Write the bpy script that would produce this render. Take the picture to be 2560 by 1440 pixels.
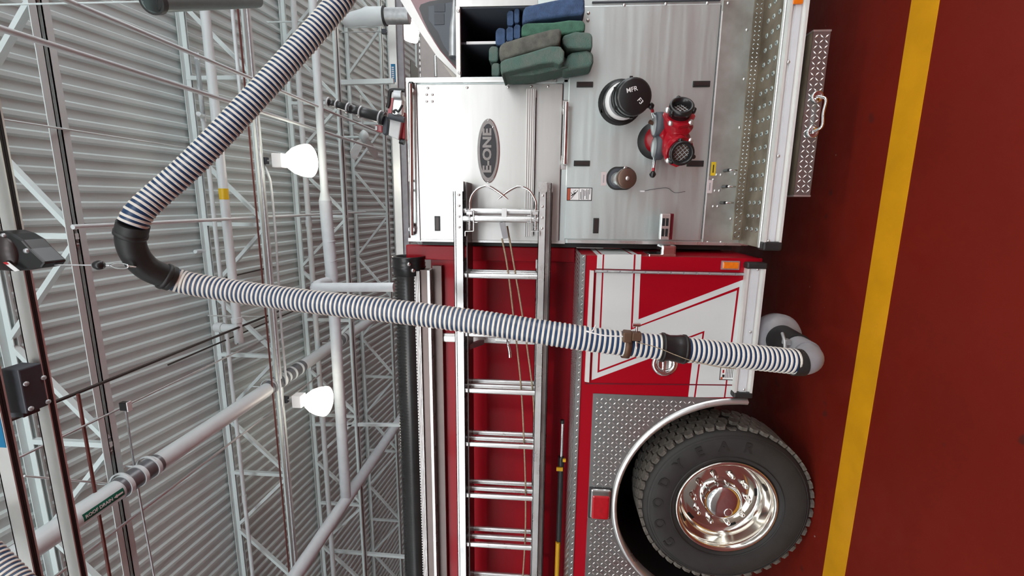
import bpy, bmesh, math, random
from mathutils import Vector, Matrix
random.seed(7)
R = math.radians
for o in list(bpy.data.objects): bpy.data.objects.remove(o)
scene = bpy.context.scene
COL = scene.collection

# ------------------------------------------------------------------ camera (a phone held sideways: world up is picture left)
F = 1145.0
yaw, pitch, roll = R(10.6), R(3.93), R(1.33)
CAM = Vector((0, 0, 1.65))
fw = Vector((-math.sin(yaw)*math.cos(pitch), math.cos(yaw)*math.cos(pitch), math.sin(pitch)))
r0 = Vector((math.cos(yaw), math.sin(yaw), 0)); u0 = r0.cross(fw)
rt = math.cos(roll)*r0 + math.sin(roll)*u0
up = -math.sin(roll)*r0 + math.cos(roll)*u0
cam = bpy.data.cameras.new('camera'); camo = bpy.data.objects.new('camera', cam); COL.objects.link(camo)
M3 = Matrix((-up, rt, -fw)).transposed()
camo.matrix_world = Matrix.Translation(CAM) @ M3.to_4x4()
cam.sensor_fit = 'HORIZONTAL'; cam.sensor_width = 36.0; cam.lens = F/2560*36.0
cam.clip_start = 0.05; cam.clip_end = 100
scene.camera = camo

# ------------------------------------------------------------------ light
world = bpy.data.worlds.new('world'); scene.world = world; world.use_nodes = True
bg = world.node_tree.nodes['Background']
bg.inputs[0].default_value = (0.93, 0.97, 1.0, 1); bg.inputs[1].default_value = 4.2
vs = scene.view_settings
vs.view_transform = 'Standard'; vs.look = 'None'; vs.gamma = 1.0; vs.exposure = 0.32; vs.use_curve_mapping = False

scene.cycles.caustics_reflective = False; scene.cycles.caustics_refractive = False

# ------------------------------------------------------------------ helpers
def P(x, y, Y):
    """point of the place seen at picture position (x, y), on the upright plane at depth Y"""
    d = fw - (x-1280)/F*up - (y-720)/F*rt
    return CAM + d*((Y-CAM.y)/d.y)
def PZ(x, y, Z):
    d = fw - (x-1280)/F*up - (y-720)/F*rt
    return CAM + d*((Z-CAM.z)/d.z)
ORG = {}
def tag(o, label=None, cat=None, group=None, kind=None):
    if label: o['label'] = label
    if cat: o['category'] = cat
    if group: o['group'] = group
    if kind: o['kind'] = kind
    return o
def link(o, parent, origin):
    COL.objects.link(o)
    origin = Vector(origin); ORG[o] = origin
    if parent is not None:
        o.parent = parent; o.location = origin - ORG[parent]
    else: o.location = origin
    return o
def thing(name, label, cat, origin, group=None):
    o = bpy.data.objects.new(name, None); o.empty_display_size = 0.1
    link(o, None, origin); return tag(o, label, cat, group)
class MB:
    def __init__(s): s.v = []; s.f = []; s.sm = []
    def add(s, vs, fs, smooth=False):
        n = len(s.v); s.v += [Vector(q) for q in vs]
        for f in fs: s.f.append([n+i for i in f]); s.sm.append(smooth)
        return s
    def box(s, a, b):
        x0, x1 = sorted((a[0], b[0])); y0, y1 = sorted((a[1], b[1])); z0, z1 = sorted((a[2], b[2]))
        return s.add([(x0,y0,z0),(x1,y0,z0),(x1,y1,z0),(x0,y1,z0),(x0,y0,z1),(x1,y0,z1),(x1,y1,z1),(x0,y1,z1)],
            [(0,3,2,1),(4,5,6,7),(0,1,5,4),(1,2,6,5),(2,3,7,6),(3,0,4,7)])
    def prism(s, pts, d):
        """closed outline (3D points) pushed along d"""
        n = len(pts); d = Vector(d); a = [Vector(q) for q in pts]
        return s.add(a+[q+d for q in a], [list(range(n)), list(range(2*n-1, n-1, -1))]+[(i, i+n, (i+1) % n+n, (i+1) % n) for i in range(n)])
    def bar(s, a, b, w, h, side=(0,0,1)):
        a, b = Vector(a), Vector(b); t = (b-a).normalized(); sd = Vector(side)
        n1 = t.cross(sd)
        if n1.length < 1e-4: n1 = t.cross(Vector((1,0,0)))
        n1.normalize(); n2 = n1.cross(t).normalized()
        q = [n1*w/2+n2*h/2, -n1*w/2+n2*h/2, -n1*w/2-n2*h/2, n1*w/2-n2*h/2]
        return s.prism([a+k for k in q], b-a)
    def tube(s, pts, rad, n=16, caps=True, smooth=True):
        pts = [Vector(q) for q in pts]; rr = rad if isinstance(rad, (list, tuple)) else [rad]*len(pts)
        T = [(pts[min(i+1, len(pts)-1)]-pts[max(i-1, 0)]).normalized() for i in range(len(pts))]
        a = T[0].orthogonal().normalized(); rings = []
        for i, p in enumerate(pts):
            a = (a - T[i]*a.dot(T[i])).normalized(); b = T[i].cross(a)
            rings.append([p+(a*math.cos(2*math.pi*k/n)+b*math.sin(2*math.pi*k/n))*rr[i] for k in range(n)])
        vs = [v for ring in rings for v in ring]; fs = []
        for i in range(len(pts)-1):
            for k in range(n): fs.append((i*n+k, i*n+(k+1) % n, (i+1)*n+(k+1) % n, (i+1)*n+k))
        s.add(vs, fs, smooth)
        if caps:
            s.add(rings[0], [list(range(n-1, -1, -1))]); s.add(rings[-1], [list(range(n))])
        return s
    def lathe(s, c, ax, prof, n=32, smooth=True, ang=(0, 360)):
        """profile [(radius, offset along ax)] turned about ax through c"""
        c, ax = Vector(c), Vector(ax).normalized(); a = ax.orthogonal().normalized(); b = ax.cross(a)
        full = ang[1]-ang[0] >= 360; m = n if full else n+1; vs = []
        for k in range(m):
            t = R(ang[0]+(ang[1]-ang[0])*k/n); d = a*math.cos(t)+b*math.sin(t)
            vs += [c+d*r_+ax*h_ for r_, h_ in prof]
        q = len(prof); fs = []
        for k in range(n):
            k2 = (k+1) % m
            for i in range(q-1): fs.append((k*q+i, k2*q+i, k2*q+i+1, k*q+i+1))
        return s.add(vs, fs, smooth)
    def mesh(s, name, origin, mat):
        me = bpy.data.meshes.new(name); o = Vector(origin)
        me.from_pydata([v-o for v in s.v], [], s.f)
        me.polygons.foreach_set('use_smooth', s.sm)
        bm = bmesh.new(); bm.from_mesh(me); bmesh.ops.recalc_face_normals(bm, faces=bm.faces); bm.to_mesh(me); bm.free()
        me.materials.append(MAT[mat] if isinstance(mat, str) else mat); me.update()
        return me
    def build(s, name, mat, parent=None, origin=None, bevel=0, label=None, kind=None):
        if origin is None:
            if parent is not None: origin = ORG[parent]
            else:
                xs = [v for v in s.v]; origin = ((min(v.x for v in xs)+max(v.x for v in xs))/2, (min(v.y for v in xs)+max(v.y for v in xs))/2, min(v.z for v in xs))
        o = bpy.data.objects.new(name, s.mesh(name, origin, mat)); link(o, parent, origin)
        if bevel:
            m = o.modifiers.new('bevel', 'BEVEL'); m.width = bevel; m.segments = 2; m.limit_method = 'ANGLE'; m.angle_limit = R(40)
        return tag(o, label, kind=kind)
def inst(name, me, parent, pos, rot=None, label=None):
    o = bpy.data.objects.new(name, me); link(o, parent, pos)
    if rot is not None: o.rotation_euler = rot.to_euler() if hasattr(rot, 'to_euler') else rot
    return tag(o, label)
def frame(t, side=(0,0,1)):
    t = Vector(t).normalized(); x = Vector(side).cross(t)
    if x.length < 1e-4: x = t.orthogonal()
    x.normalize(); y = t.cross(x)
    return Matrix((x, y, t)).transposed()
def textmesh(txt, size, extrude, mat, bold=0.0):
    cu = bpy.data.curves.new('lettering', 'FONT'); cu.body = txt; cu.size = size; cu.extrude = extrude; cu.offset = bold
    cu.align_x = 'CENTER'; cu.align_y = 'CENTER'; cu.resolution_u = 3
    o = bpy.data.objects.new('lettering_source', cu); COL.objects.link(o)
    dg = bpy.context.evaluated_depsgraph_get(); me = bpy.data.meshes.new_from_object(o.evaluated_get(dg))
    bpy.data.objects.remove(o); bpy.data.curves.remove(cu); me.materials.clear(); me.materials.append(MAT[mat]); return me
def smooth_path(pts, n=10):
    pts = [Vector(p) for p in pts]; q = [2*pts[0]-pts[1]]+pts+[2*pts[-1]-pts[-2]]; out = []
    for i in range(1, len(q)-2):
        for k in range(n):
            t = k/n; a, b, c, d = q[i-1:i+3]
            out.append(0.5*((2*b)+(c-a)*t+(2*a-5*b+4*c-d)*t*t+(3*b-a-3*c+d)*t**3))
    return out+[pts[-1]]
def resample(path, step):
    out = [(path[0], (path[1]-path[0]).normalized())]; need = step
    for a, b in zip(path, path[1:]):
        L = (b-a).length; t = 0
        while L-t >= need:
            t += need; out.append((a.lerp(b, t/L), (b-a).normalized())); need = step
        need -= L-t
    return out

# ------------------------------------------------------------------ materials
MAT = {}
def mat(name, col, rough=0.5, metal=0.0, coat=0.0, noise=0.0, nscale=8.0, col2=None, bump=0.0, bscale=60.0, emit=None, estr=0, stretch=None, rnoise=0.0, spec=0.5):
    m = bpy.data.materials.new(name); m.use_nodes = True; nt = m.node_tree; b = nt.nodes['Principled BSDF']
    b.inputs['Base Color'].default_value = (*col, 1); b.inputs['Roughness'].default_value = rough; b.inputs['Metallic'].default_value = metal
    b.inputs['Coat Weight'].default_value = coat; b.inputs['Coat Roughness'].default_value = 0.06; b.inputs['Specular IOR Level'].default_value = spec
    if emit: b.inputs['Emission Color'].default_value = (*emit, 1); b.inputs['Emission Strength'].default_value = estr
    if noise or bump or rnoise:
        tc = nt.nodes.new('ShaderNodeTexCoord'); mp = nt.nodes.new('ShaderNodeMapping'); nt.links.new(tc.outputs['Object'], mp.inputs[0])
        if stretch: mp.inputs['Scale'].default_value = stretch
        if noise or rnoise:
            n = nt.nodes.new('ShaderNodeTexNoise'); n.inputs['Scale'].default_value = nscale; n.inputs['Detail'].default_value = 5; nt.links.new(mp.outputs[0], n.inputs[0])
        if noise:
            mx = nt.nodes.new('ShaderNodeMix'); mx.data_type = 'RGBA'
            c2 = col2 or tuple(c*(1-noise) for c in col)
            mx.inputs[6].default_value = (*col, 1); mx.inputs[7].default_value = (*c2, 1)
            rp = nt.nodes.new('ShaderNodeMapRange'); rp.inputs[1].default_value = 0.38; rp.inputs[2].default_value = 0.68
            nt.links.new(n.outputs[0], rp.inputs[0]); nt.links.new(rp.outputs[0], mx.inputs[0]); nt.links.new(mx.outputs[2], b.inputs['Base Color'])
        if rnoise:
            rr = nt.nodes.new('ShaderNodeMapRange'); rr.inputs[1].default_value = 0.35; rr.inputs[2].default_value = 0.65
            rr.inputs[3].default_value = rough-rnoise; rr.inputs[4].default_value = rough+rnoise
            nt.links.new(n.outputs[0], rr.inputs[0]); nt.links.new(rr.outputs[0], b.inputs['Roughness'])
        if bump:
            n2 = nt.nodes.new('ShaderNodeTexNoise'); n2.inputs['Scale'].default_value = bscale; n2.inputs['Detail'].default_value = 4; nt.links.new(mp.outputs[0], n2.inputs[0])
            bp = nt.nodes.new('ShaderNodeBump'); bp.inputs['Strength'].default_value = bump; bp.inputs['Distance'].default_value = 0.01
            nt.links.new(n2.outputs[0], bp.inputs['Height']); nt.links.new(bp.outputs[0], b.inputs['Normal'])
    MAT[name] = m; return m
mat('deck', (0.60, 0.69, 0.68), 0.6, noise=0.08, nscale=1.2, stretch=(2, .4, 1))
mat('truss', (0.68, 0.77, 0.765), 0.42, noise=0.08, nscale=3)
mat('pipe_white', (0.69, 0.76, 0.77), 0.4, noise=0.06, nscale=4)
mat('pipe_wrap', (0.64, 0.70, 0.73), 0.6, bump=0.3, bscale=14, noise=0.08)
mat('galv', (0.55, 0.57, 0.58), 0.4, 0.6, noise=0.2, nscale=20)
mat('pipe_dark', (0.028, 0.02, 0.018), 0.5, noise=0.2)
mat('pipe_brown', (0.13, 0.028, 0.02), 0.5, noise=0.3)
mat('rail_alu', (0.78, 0.78, 0.75), 0.32, 0.55, noise=0.06, nscale=5)
mat('red_paint', (0.36, 0.0025, 0.012), 0.32, coat=0.08, spec=0.18, noise=0.05, nscale=2)
mat('maroon', (0.15, 0.008, 0.018), 0.25, coat=0.6, noise=0.05)
mat('stainless', (0.67, 0.76, 0.75), 0.44, 1.0, noise=0.025, nscale=5, stretch=(0.35, 1, 7), rnoise=0.05)
mat('stainless_bright', (0.60, 0.60, 0.585), 0.40, 1.0, noise=0.06, nscale=4, stretch=(0.35, 1, 5), rnoise=0.05)
mat('emblem_black', (0.035, 0.035, 0.04), 0.6, noise=0.1)
mat('sleeve', (0.24, 0.25, 0.27), 0.35, 0.6, noise=0.2)
mat('suction_black', (0.035, 0.035, 0.035), 0.25, noise=0.2)
mat('stainless_dirty', (0.70, 0.78, 0.76), 0.42, 1.0, noise=0.5, nscale=3.5, col2=(0.36, 0.34, 0.31), rnoise=0.06)
mat('rim_alloy', (0.78, 0.74, 0.68), 0.12, 1.0, noise=0.03, nscale=10)
mat('chrome', (0.82, 0.82, 0.82), 0.09, 1.0, noise=0.03, nscale=10)
mat('alu', (0.78, 0.785, 0.78), 0.32, 0.85, noise=0.14, nscale=9, rnoise=0.08)
mat('alu_edge', (0.80, 0.80, 0.78), 0.45, 0.3, noise=0.05)
mat('tread_alu', (0.51, 0.57, 0.57), 0.33, 0.95, noise=0.35, nscale=5, rnoise=0.08)
mat('tread_raised', (0.86, 0.86, 0.85), 0.28, 0.9, noise=0.1)
mat('step_plate', (0.25, 0.205, 0.15), 0.5, 0.4, noise=0.6, nscale=6, col2=(0.13, 0.10, 0.07), rnoise=0.1)
mat('rub_white', (0.76, 0.80, 0.84), 0.38, 0.1, noise=0.05)
mat('white_tape', (0.66, 0.69, 0.69), 0.4, noise=0.05, nscale=3)
mat('black_rubber', (0.022, 0.022, 0.022), 0.5, noise=0.3, nscale=15)
mat('black_gloss', (0.016, 0.016, 0.017), 0.28, noise=0.2)
mat('tyre', (0.030, 0.028, 0.027), 0.68, noise=0.25, nscale=9, bump=0.05)
mat('tread_block', (0.17, 0.15, 0.13), 0.8, noise=0.5, nscale=40, bump=0.3)
mat('letters_tyre', (0.018, 0.017, 0.016), 0.6, noise=0.1)
mat('dark', (0.006, 0.006, 0.007), 0.8, noise=0.2)
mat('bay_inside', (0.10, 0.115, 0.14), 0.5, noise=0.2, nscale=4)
mat('grey_paint', (0.34, 0.34, 0.36), 0.45, noise=0.15, nscale=12)
mat('grey_dark', (0.065, 0.073, 0.088), 0.5, noise=0.2)
mat('hose_blue', (0.012, 0.048, 0.125), 0.38, noise=0.2, nscale=30)
mat('hose_white', (0.80, 0.77, 0.70), 0.42, noise=0.1, nscale=25)
mat('green_hose', (0.080, 0.150, 0.125), 0.85, noise=0.45, nscale=22, col2=(0.12, 0.16, 0.14), bump=0.5, bscale=160)
mat('green_bright', (0.070, 0.190, 0.130), 0.85, noise=0.35, nscale=22, bump=0.5, bscale=160)
mat('olive_hose', (0.14, 0.145, 0.125), 0.85, noise=0.4, nscale=22, bump=0.5, bscale=160)
mat('blue_hose', (0.058, 0.110, 0.225), 0.85, noise=0.4, nscale=22, bump=0.5, bscale=160)
mat('yellow_paint', (0.76, 0.345, 0.007), 0.42, noise=0.14, nscale=5)
mat('yellow_label', (0.75, 0.50, 0.02), 0.4, noise=0.05)
mat('white_label', (0.80, 0.80, 0.80), 0.45, noise=0.04)
mat('pink_label', (0.62, 0.52, 0.52), 0.45, noise=0.04)
mat('print_black', (0.02, 0.02, 0.022), 0.5, noise=0.1)
mat('orange_label', (0.55, 0.10, 0.04), 0.45, noise=0.1)
mat('green_label', (0.0, 0.13, 0.08), 0.45, noise=0.1)
mat('blue_label', (0.0, 0.16, 0.34), 0.4, noise=0.05)
mat('amber', (0.85, 0.20, 0.01), 0.2, coat=0.5, noise=0.15, nscale=60)
mat('red_lens', (0.50, 0.004, 0.014), 0.12, coat=1.0, noise=0.2, nscale=40)
mat('red_cast', (0.42, 0.008, 0.02), 0.3, coat=0.3, noise=0.15, nscale=18)
mat('bronze_cap', (0.20, 0.13, 0.10), 0.45, 0.7, noise=0.2)
mat('bronze', (0.14, 0.075, 0.045), 0.5, 0.3, noise=0.3)
mat('rope', (0.42, 0.33, 0.22), 0.8, noise=0.4, nscale=120)
mat('yellow_handle', (0.80, 0.42, 0.01), 0.45, noise=0.1)
mat('lamp_glow', (0.95, 0.93, 0.88), 0.3, emit=(1.0, 0.93, 0.80), estr=6.0, noise=0.02)
mat('wall_paint', (0.62, 0.60, 0.58), 0.7, noise=0.05)
mat('duct_teal', (0.20, 0.27, 0.26), 0.4, 0.3, noise=0.1)
mat('anodised', (0.045, 0.033, 0.032), 0.3, 0.3, noise=0.1)
mat('brown_trim', (0.17, 0.13, 0.12), 0.35, 0.5, noise=0.1)
# floor: painted concrete with wear, pale chips and darker damp spots
fm = bpy.data.materials.new('floor_epoxy'); fm.use_nodes = True; nt = fm.node_tree; b = nt.nodes['Principled BSDF']
tc = nt.nodes.new('ShaderNodeTexCoord')
def nz(scale, detail=4, kind='ShaderNodeTexNoise'):
    n = nt.nodes.new(kind); n.inputs['Scale'].default_value = scale
    if kind == 'ShaderNodeTexNoise': n.inputs['Detail'].default_value = detail
    nt.links.new(tc.outputs['Object'], n.inputs[0]); return n
def mixc(fac, a, bcol):
    mx = nt.nodes.new('ShaderNodeMix'); mx.data_type = 'RGBA'; nt.links.new(fac, mx.inputs[0])
    if isinstance(a, tuple): mx.inputs[6].default_value = (*a, 1)
    else: nt.links.new(a, mx.inputs[6])
    mx.inputs[7].default_value = (*bcol, 1); return mx.outputs[2]
def rng(src, a, bb):
    r_ = nt.nodes.new('ShaderNodeMapRange'); r_.inputs[1].default_value = a; r_.inputs[2].default_value = bb; nt.links.new(src, r_.inputs[0]); return r_.outputs[0]
c = mixc(rng(nz(1.3).outputs[0], .35, .7), (0.178, 0.0105, 0.0045), (0.150, 0.0095, 0.004))
c = mixc(rng(nz(5.5, 2).outputs[0], .70, .74), c, (0.085, 0.013, 0.009))
c = mixc(rng(nz(23, 1).outputs[0], .80, .82), c, (0.30, 0.18, 0.15))
nt.links.new(c, b.inputs['Base Color']); b.inputs['Roughness'].default_value = 0.42; b.inputs['Coat Weight'].default_value = 0.0; b.inputs['Specular IOR Level'].default_value = 0.22
nt.links.new(rng(nz(7).outputs[0], -.9, 1.5), b.inputs['Roughness'])
MAT['floor_epoxy'] = fm

# ================================================================== THE SETTING
tag(MB().box((-13, -5, -0.1), (10, 13, 0)).build('floor', 'floor_epoxy', origin=(0, 0, 0)), 'dark red painted concrete floor beside the truck', kind='structure')
st = MB().box((-13, PZ(2350, 0, 0).y, 0.0), (10, PZ(2280, 0, 0).y, 0.002)).build('floor_stripe', 'yellow_paint')
tag(st, 'yellow painted safety line along the dark red floor', 'floor line')
def roofz(Y): return 6.50-0.11*Y
ce = MB().prism([(-13, -5, roofz(-5)+.045), (10, -5, roofz(-5)+.045), (10, 13, roofz(13)+.045), (-13, 13, roofz(13)+.045)], (0, 0, .12)).build('ceiling', 'deck', origin=(0, 0, 6.5))
tag(ce, 'light grey corrugated steel roof deck above the trusses', kind='structure')
prof = []
for k in range(6):                                   # one deck sheet: six ribs of 152 mm
    x = k*0.152
    prof += [(x, 0.034), (x+.080, 0.034), (x+.100, 0.006), (x+.136, 0.006)]
prof.append((0.912, 0.034))
mb = MB(); n = len(prof)
vs_ = [(x, -5, roofz(-5)+z) for x, z in prof]+[(x, 13, roofz(13)+z) for x, z in prof]
mb.add(vs_, [(i, i+1, n+i+1, n+i) for i in range(n-1)])
dm = mb.mesh('deck_sheet', (0, 0, 6.5), 'deck')
for k in range(25): inst('deck_sheet', dm, ce, (-13+k*0.912+.05, 0, 6.5))
tag(MB().box((-13.1, -5, 0), (-13, 13, 6.9)).build('wall_left', 'wall_paint'), kind='structure')
m = MB(); m.box((10, -5, 4.4), (10.1, 13, 7.1))                      # end wall with three open bay doors
for y0, y1 in ((-5, -4), (.4, 1.4), (5.6, 6.8), (11.4, 13)): m.box((10, y0, 0), (10.1, y1, 4.4))
tag(m.build('wall_right', 'wall_paint'), kind='structure')
m = MB(); m.box((-13, -5.2, 0), (10, -5, 3.6)); m.box((-13, -5.2, 6.5), (10, -5, 7.2))    # unseen wall behind the camera, row of tall windows added to light the panels
for k in range(8): m.box((-13+k*3.2, -5.2, 3.6), (-12.4+k*3.2, -5, 6.5))
tag(m.build('wall_front', 'wall_paint'), kind='structure')
tag(MB().box((-13, 13, 0), (10, 13.1, 5.1)).build('wall_back', 'wall_paint'), kind='structure')

# ------------------------------------------------------------------ roof trusses (bar joists), nearest first
def truss(Y, zt, zb, node0, sp, x0, x1, label, wide=.06, gap=.022):
    t = thing('roof_truss', label, 'roof truss', (0, Y, zb), 'white steel roof trusses')
    for nm, z, sg in (('top_chord', zt, 1), ('bottom_chord', zb, -1)):
        for s in (-1, 1):                              # two angles back to back with a slot between
            m = MB(); ya = Y+s*gap/2; yb = Y+s*(gap/2+wide)
            m.box((x0, ya, z), (x1, yb, z+sg*-.007)); m.box((x0, ya, z), (x1, ya+s*.007, z-sg*wide))
            m.build(nm, 'truss', t)
    k0 = math.floor((x0-node0)/sp); k1 = math.ceil((x1-node0)/sp)
    for k in range(k0, k1+1):
        xn = node0+k*sp
        if not (x0+.1 < xn < x1-.1): continue
        MB().bar((xn, Y, zb), (xn, Y, zt), .045, .045, (0, 1, 0)).build('vertical_web', 'truss', t)
        for s in (-1, 1):
            xm = xn+s*sp/2
            if x0 < xm < x1:
                for q in (-1, 1):
                    pass
                MB().bar((xn+s*.05, Y, zb+.02), (xm-s*.04, Y, zt-.03), .04, .05, (0, 1, 0)).build('diagonal_web', 'truss', t)
    return t
truss(3.40, roofz(3.4), 5.36, -0.30, 1.80, -9, 6, 'white roof truss nearest the camera, above the exhaust hose elbow', .06, .03)
truss(5.47, roofz(5.47), 5.09, -0.30, 1.70, -9.5, 7, 'white roof truss behind the nearest one, with conduit along its lower chord')
truss(7.30, roofz(7.3), 4.86, -0.25, 1.74, -10.5, 8, 'third white roof truss back, behind the thick wrapped pipe')
truss(9.15, roofz(9.15), 4.80, -0.25, 1.74, -12, 9, 'farthest white roof truss visible just above the truck', .05)
truss(11.0, roofz(11.0), 4.62, 0.6, 1.74, -12, 9, 'white roof truss far behind the cab roof', .05)
# thin cross bracing rods between the trusses
for i, (a, b_, lab) in enumerate([
    ((P(0, 298, 2.9)), (P(467, 370, 5.2)), 'thin white rod crossing the deck left of the upper hose'),
    ((P(330, 1215, 3.4)), (P(60, 1190, 2.6)), 'thin white tie rod under the roof drain pipe hanger'),
    ((P(520, 789, 5.0)), (P(660, 792, 5.6)), 'thin white tie wire below the middle of the second truss')]):
    tag(MB().tube([a, b_], .008, 8).build('tie_rod', 'truss'), lab, 'rod')

# ------------------------------------------------------------------ pipes and conduits
def pipe(name, pts, rad, m, label, cat='pipe', n=16, fit=None, group=None):
    a = [Vector(p) for p in pts]
    t = thing(name, label, cat, a[0], group)
    MB().tube(a, rad, n).build('pipe_run', m, t)
    for p, d in (fit or []): MB().tube([Vector(p)-Vector(d), Vector(p)+Vector(d)], rad*1.22, n).build('coupling', m, t)
    return t
q = P(345, 1190, 3.4); RX, RZ = q.x, q.z
rd = pipe('roof_drain_pipe', [(RX, 1.95, RZ), (RX, 9.3, RZ)], .085, 'pipe_white', 'large white roof drain pipe with green label running across the trusses', n=28)
for Yc in (2.28, 3.4, 5.5, 5.95, 7.4):
    w = .07 if Yc < 3 else .2
    MB().tube([(RX, Yc-w, RZ), (RX, Yc+w, RZ)], .089, 28).build('grey_sleeve', 'sleeve', rd, label='shiny grey pipe sleeve')
    if Yc > 3:
        for dy in ((-.14, 0, .14) if Yc == 3.4 else (-.09, .09)):
            MB().tube([(RX, Yc+dy-.018, RZ), (RX, Yc+dy+.018, RZ)], .097, 28).build('white_band', 'pipe_white', rd)
    if Yc in (3.4, 5.5, 7.4):
        for dy in (-.13, .13):
            MB().tube([(RX+s*.1*0+.0, Yc+dy, RZ+.05) for s in (1,)]+[(RX, Yc+dy, RZ+.24)], .008, 8).build('hanger_rod', 'pipe_white', rd)
            MB().lathe((RX, Yc+dy, RZ+.02), (0, 1, 0), [(.099, -.012), (.11, -.012), (.11, .012), (.099, .012), (.099, -.012)], 24).build('hanger_ring', 'pipe_white', rd)
# the green "ROOF DRAIN" marker curved round the pipe, reading towards the camera
Y0, Y1 = 2.84, 3.18; lab = MB(); nn = 8; av = Vector((RX, 2.7, RZ)); tv = (CAM-av); base = math.atan2(tv.z, tv.x)
A0, A1 = base-R(48), base-R(6); vsl = []; 
for k in range(nn+1):
    t = A0+(A1-A0)*k/nn
    for yy in (Y0, Y1): vsl.append((RX+.0865*math.cos(t), yy, RZ+.0865*math.sin(t)))
lab.add(vsl, [(2*k, 2*k+1, 2*k+3, 2*k+2) for k in range(nn)], True)
gl = lab.build('drain_label', 'green_label', rd, label='green ROOF DRAIN label with white lettering and arrow')
am = (A0+A1)/2; nrm = Vector((math.cos(am), 0, math.sin(am)))
tm = textmesh('ROOF DRAIN', .037, .0005, 'white_label', .0008)
xt = Vector((0, 1, 0)); ytv = nrm.cross(xt)
inst('drain_lettering', tm, gl, Vector((RX, Y0+.125, RZ))+nrm*.0885, Matrix((xt, ytv, nrm)).transposed())
ab = Vector((RX, Y0+.245, RZ))+nrm*.0885
MB().prism([ab, ab+xt*.03+ytv*.016, ab+xt*.03+ytv*.007, ab+xt*.08+ytv*.007, ab+xt*.08-ytv*.007, ab+xt*.03-ytv*.007, ab+xt*.03-ytv*.016], nrm*.0005).build('drain_arrow', 'white_label', gl)
# wrapped branch pipes
q = P(865, 1250, 6.2); WX, WZ = q.x, q.z
pipe('wrapped_pipe', [(WX, 3.9, WZ), (WX, 9.6, WZ)], .088, 'pipe_wrap', 'thick white wrapped pipe slanting behind the suction hose', n=24)
wp = thing('wrapped_branch_pipe', 'thick white wrapped pipe running past both lamps into the slanting pipe', 'pipe', (WX, 6.2, WZ))
MB().tube([(WX+.05, 6.2, WZ), (-1.1, 6.2, WZ), (-1.0, 6.2, WZ+.02)], .078, 24).build('wrapped_run', 'pipe_wrap', wp)
MB().tube([(-1.1, 6.2, WZ), (-.05, 6.2, WZ+.03), (0.0, 6.2, WZ+.03)], .082, 24).build('wrapped_run', 'pipe_wrap', wp)
MB().tube([(0.0, 6.2, WZ+.03), (.12, 6.2, WZ+.03), (4.2, 6.2, WZ+.03)], [.08, .052, .052], 24).build('bare_run', 'pipe_white', wp)
for i in range(14): MB().lathe((WX+.5+i*.27, 6.2, WZ), (1, .12*((i % 3)-1), .2), [(.078, -.006), (.0815, 0), (.078, .006)], 20).build('wrap_seam', 'pipe_wrap', wp)
el = [Vector((P(812, 700, 6.2).x, 6.2, WZ)), P(808, 706, 6.05), P(795, 712, 5.9), P(800, 718, 5.85), P(985, 718, 5.85)]
pipe('wrapped_drop_pipe', smooth_path(el, 6), .062, 'pipe_wrap', 'white wrapped drop pipe bending down beside the black suction hose', n=20)
q = P(594, 820, 5.0)
wmp = pipe('white_main_pipe', smooth_path([(q.x, 5.0, q.z+.28), (q.x, 5.0, q.z+.07), (q.x+.07, 5.0, q.z), (q.x+.3, 5.0, q.z), (4.5, 5.0, q.z)], 6), .048, 'pipe_white', 'white gas main pipe with yellow band, behind the second deck bay',
     fit=[((q.x, 5.0, q.z+.22), (0, 0, .04)), ((q.x+.1, 5.0, q.z), (.03, 0, 0))])
yb = P(564, 485, 5.0)
MB().tube([(yb.x-.06, 5.0, q.z), (yb.x+.06, 5.0, q.z)], .0495, 16).build('pipe_band', 'yellow_label', wmp, label='yellow flow label band')
q = P(580, 960, 5.2)
pipe('thin_white_pipe', smooth_path([(-9, 5.2, q.z), (.9, 5.2, q.z), (P(530, 295, 5.2).x, 5.2, q.z), (P(505, 295, 5.2).x, 5.2, q.z), ], 4)+[(P(507, 293, 5.2).x, 5.2, q.z), (P(507, 293, 5.2).x, 5.0, q.z-.1)], .024, 'pipe_white', 'thin white sprinkler pipe parallel to the white main pipe', fit=[((P(530, 295, 5.2).x, 5.2, q.z), (.04, 0, 0)), ((-3.9, 5.2, q.z), (.05, 0, 0))])
q = P(680, 960, 5.3)
pipe('brown_pipe', [(-9, 5.3, q.z), (6, 5.3, q.z)], .010, 'pipe_brown', 'thin reddish brown pipe running under the second truss', n=10)
q = P(708, 700, 5.45)
pipe('lower_conduit', [(-9, 5.38, 5.03), (6, 5.38, 5.03)], .016, 'galv', 'grey conduit clipped along the second truss lower chord', 'conduit', n=10)
q = P(775, 600, 6.9)
pipe('sprinkler_branch_pipe', [(-9.5, 6.9, q.z), (5.5, 6.9, q.z)], .040, 'pipe_white', 'white sprinkler pipe passing behind both lit lamps', n=14, fit=[((-.35, 6.9, q.z), (.05, 0, 0)), ((-3.6, 6.9, q.z), (.05, 0, 0))])
def ypipe(name, px, Ya, Yb, Yc, rad, m, label, cat='conduit'):
    q = P(*px, Ya); return pipe(name, [(q.x, Yb, q.z), (q.x, Yc, q.z)], rad, m, label, cat, 12)
ypipe('white_conduit', (300, 167), 3.4, 1.8, 8.5, .020, 'pipe_white', 'white conduit sloping across the picture corner above the hose')
ypipe('white_conduit', (330, 70), 3.4, 2.6, 8.5, .018, 'pipe_white', 'white conduit nearest the hose top, above the thicker one')
ypipe('white_conduit', (230, 565), 3.4, 3.25, 9.0, .019, 'pipe_white', 'white conduit running level behind the hose elbow')
ypipe('white_conduit', (503, 627), 5.4, 5.3, 7.6, .024, 'pipe_white', 'white capped conduit stub between the second and third trusses')
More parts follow.
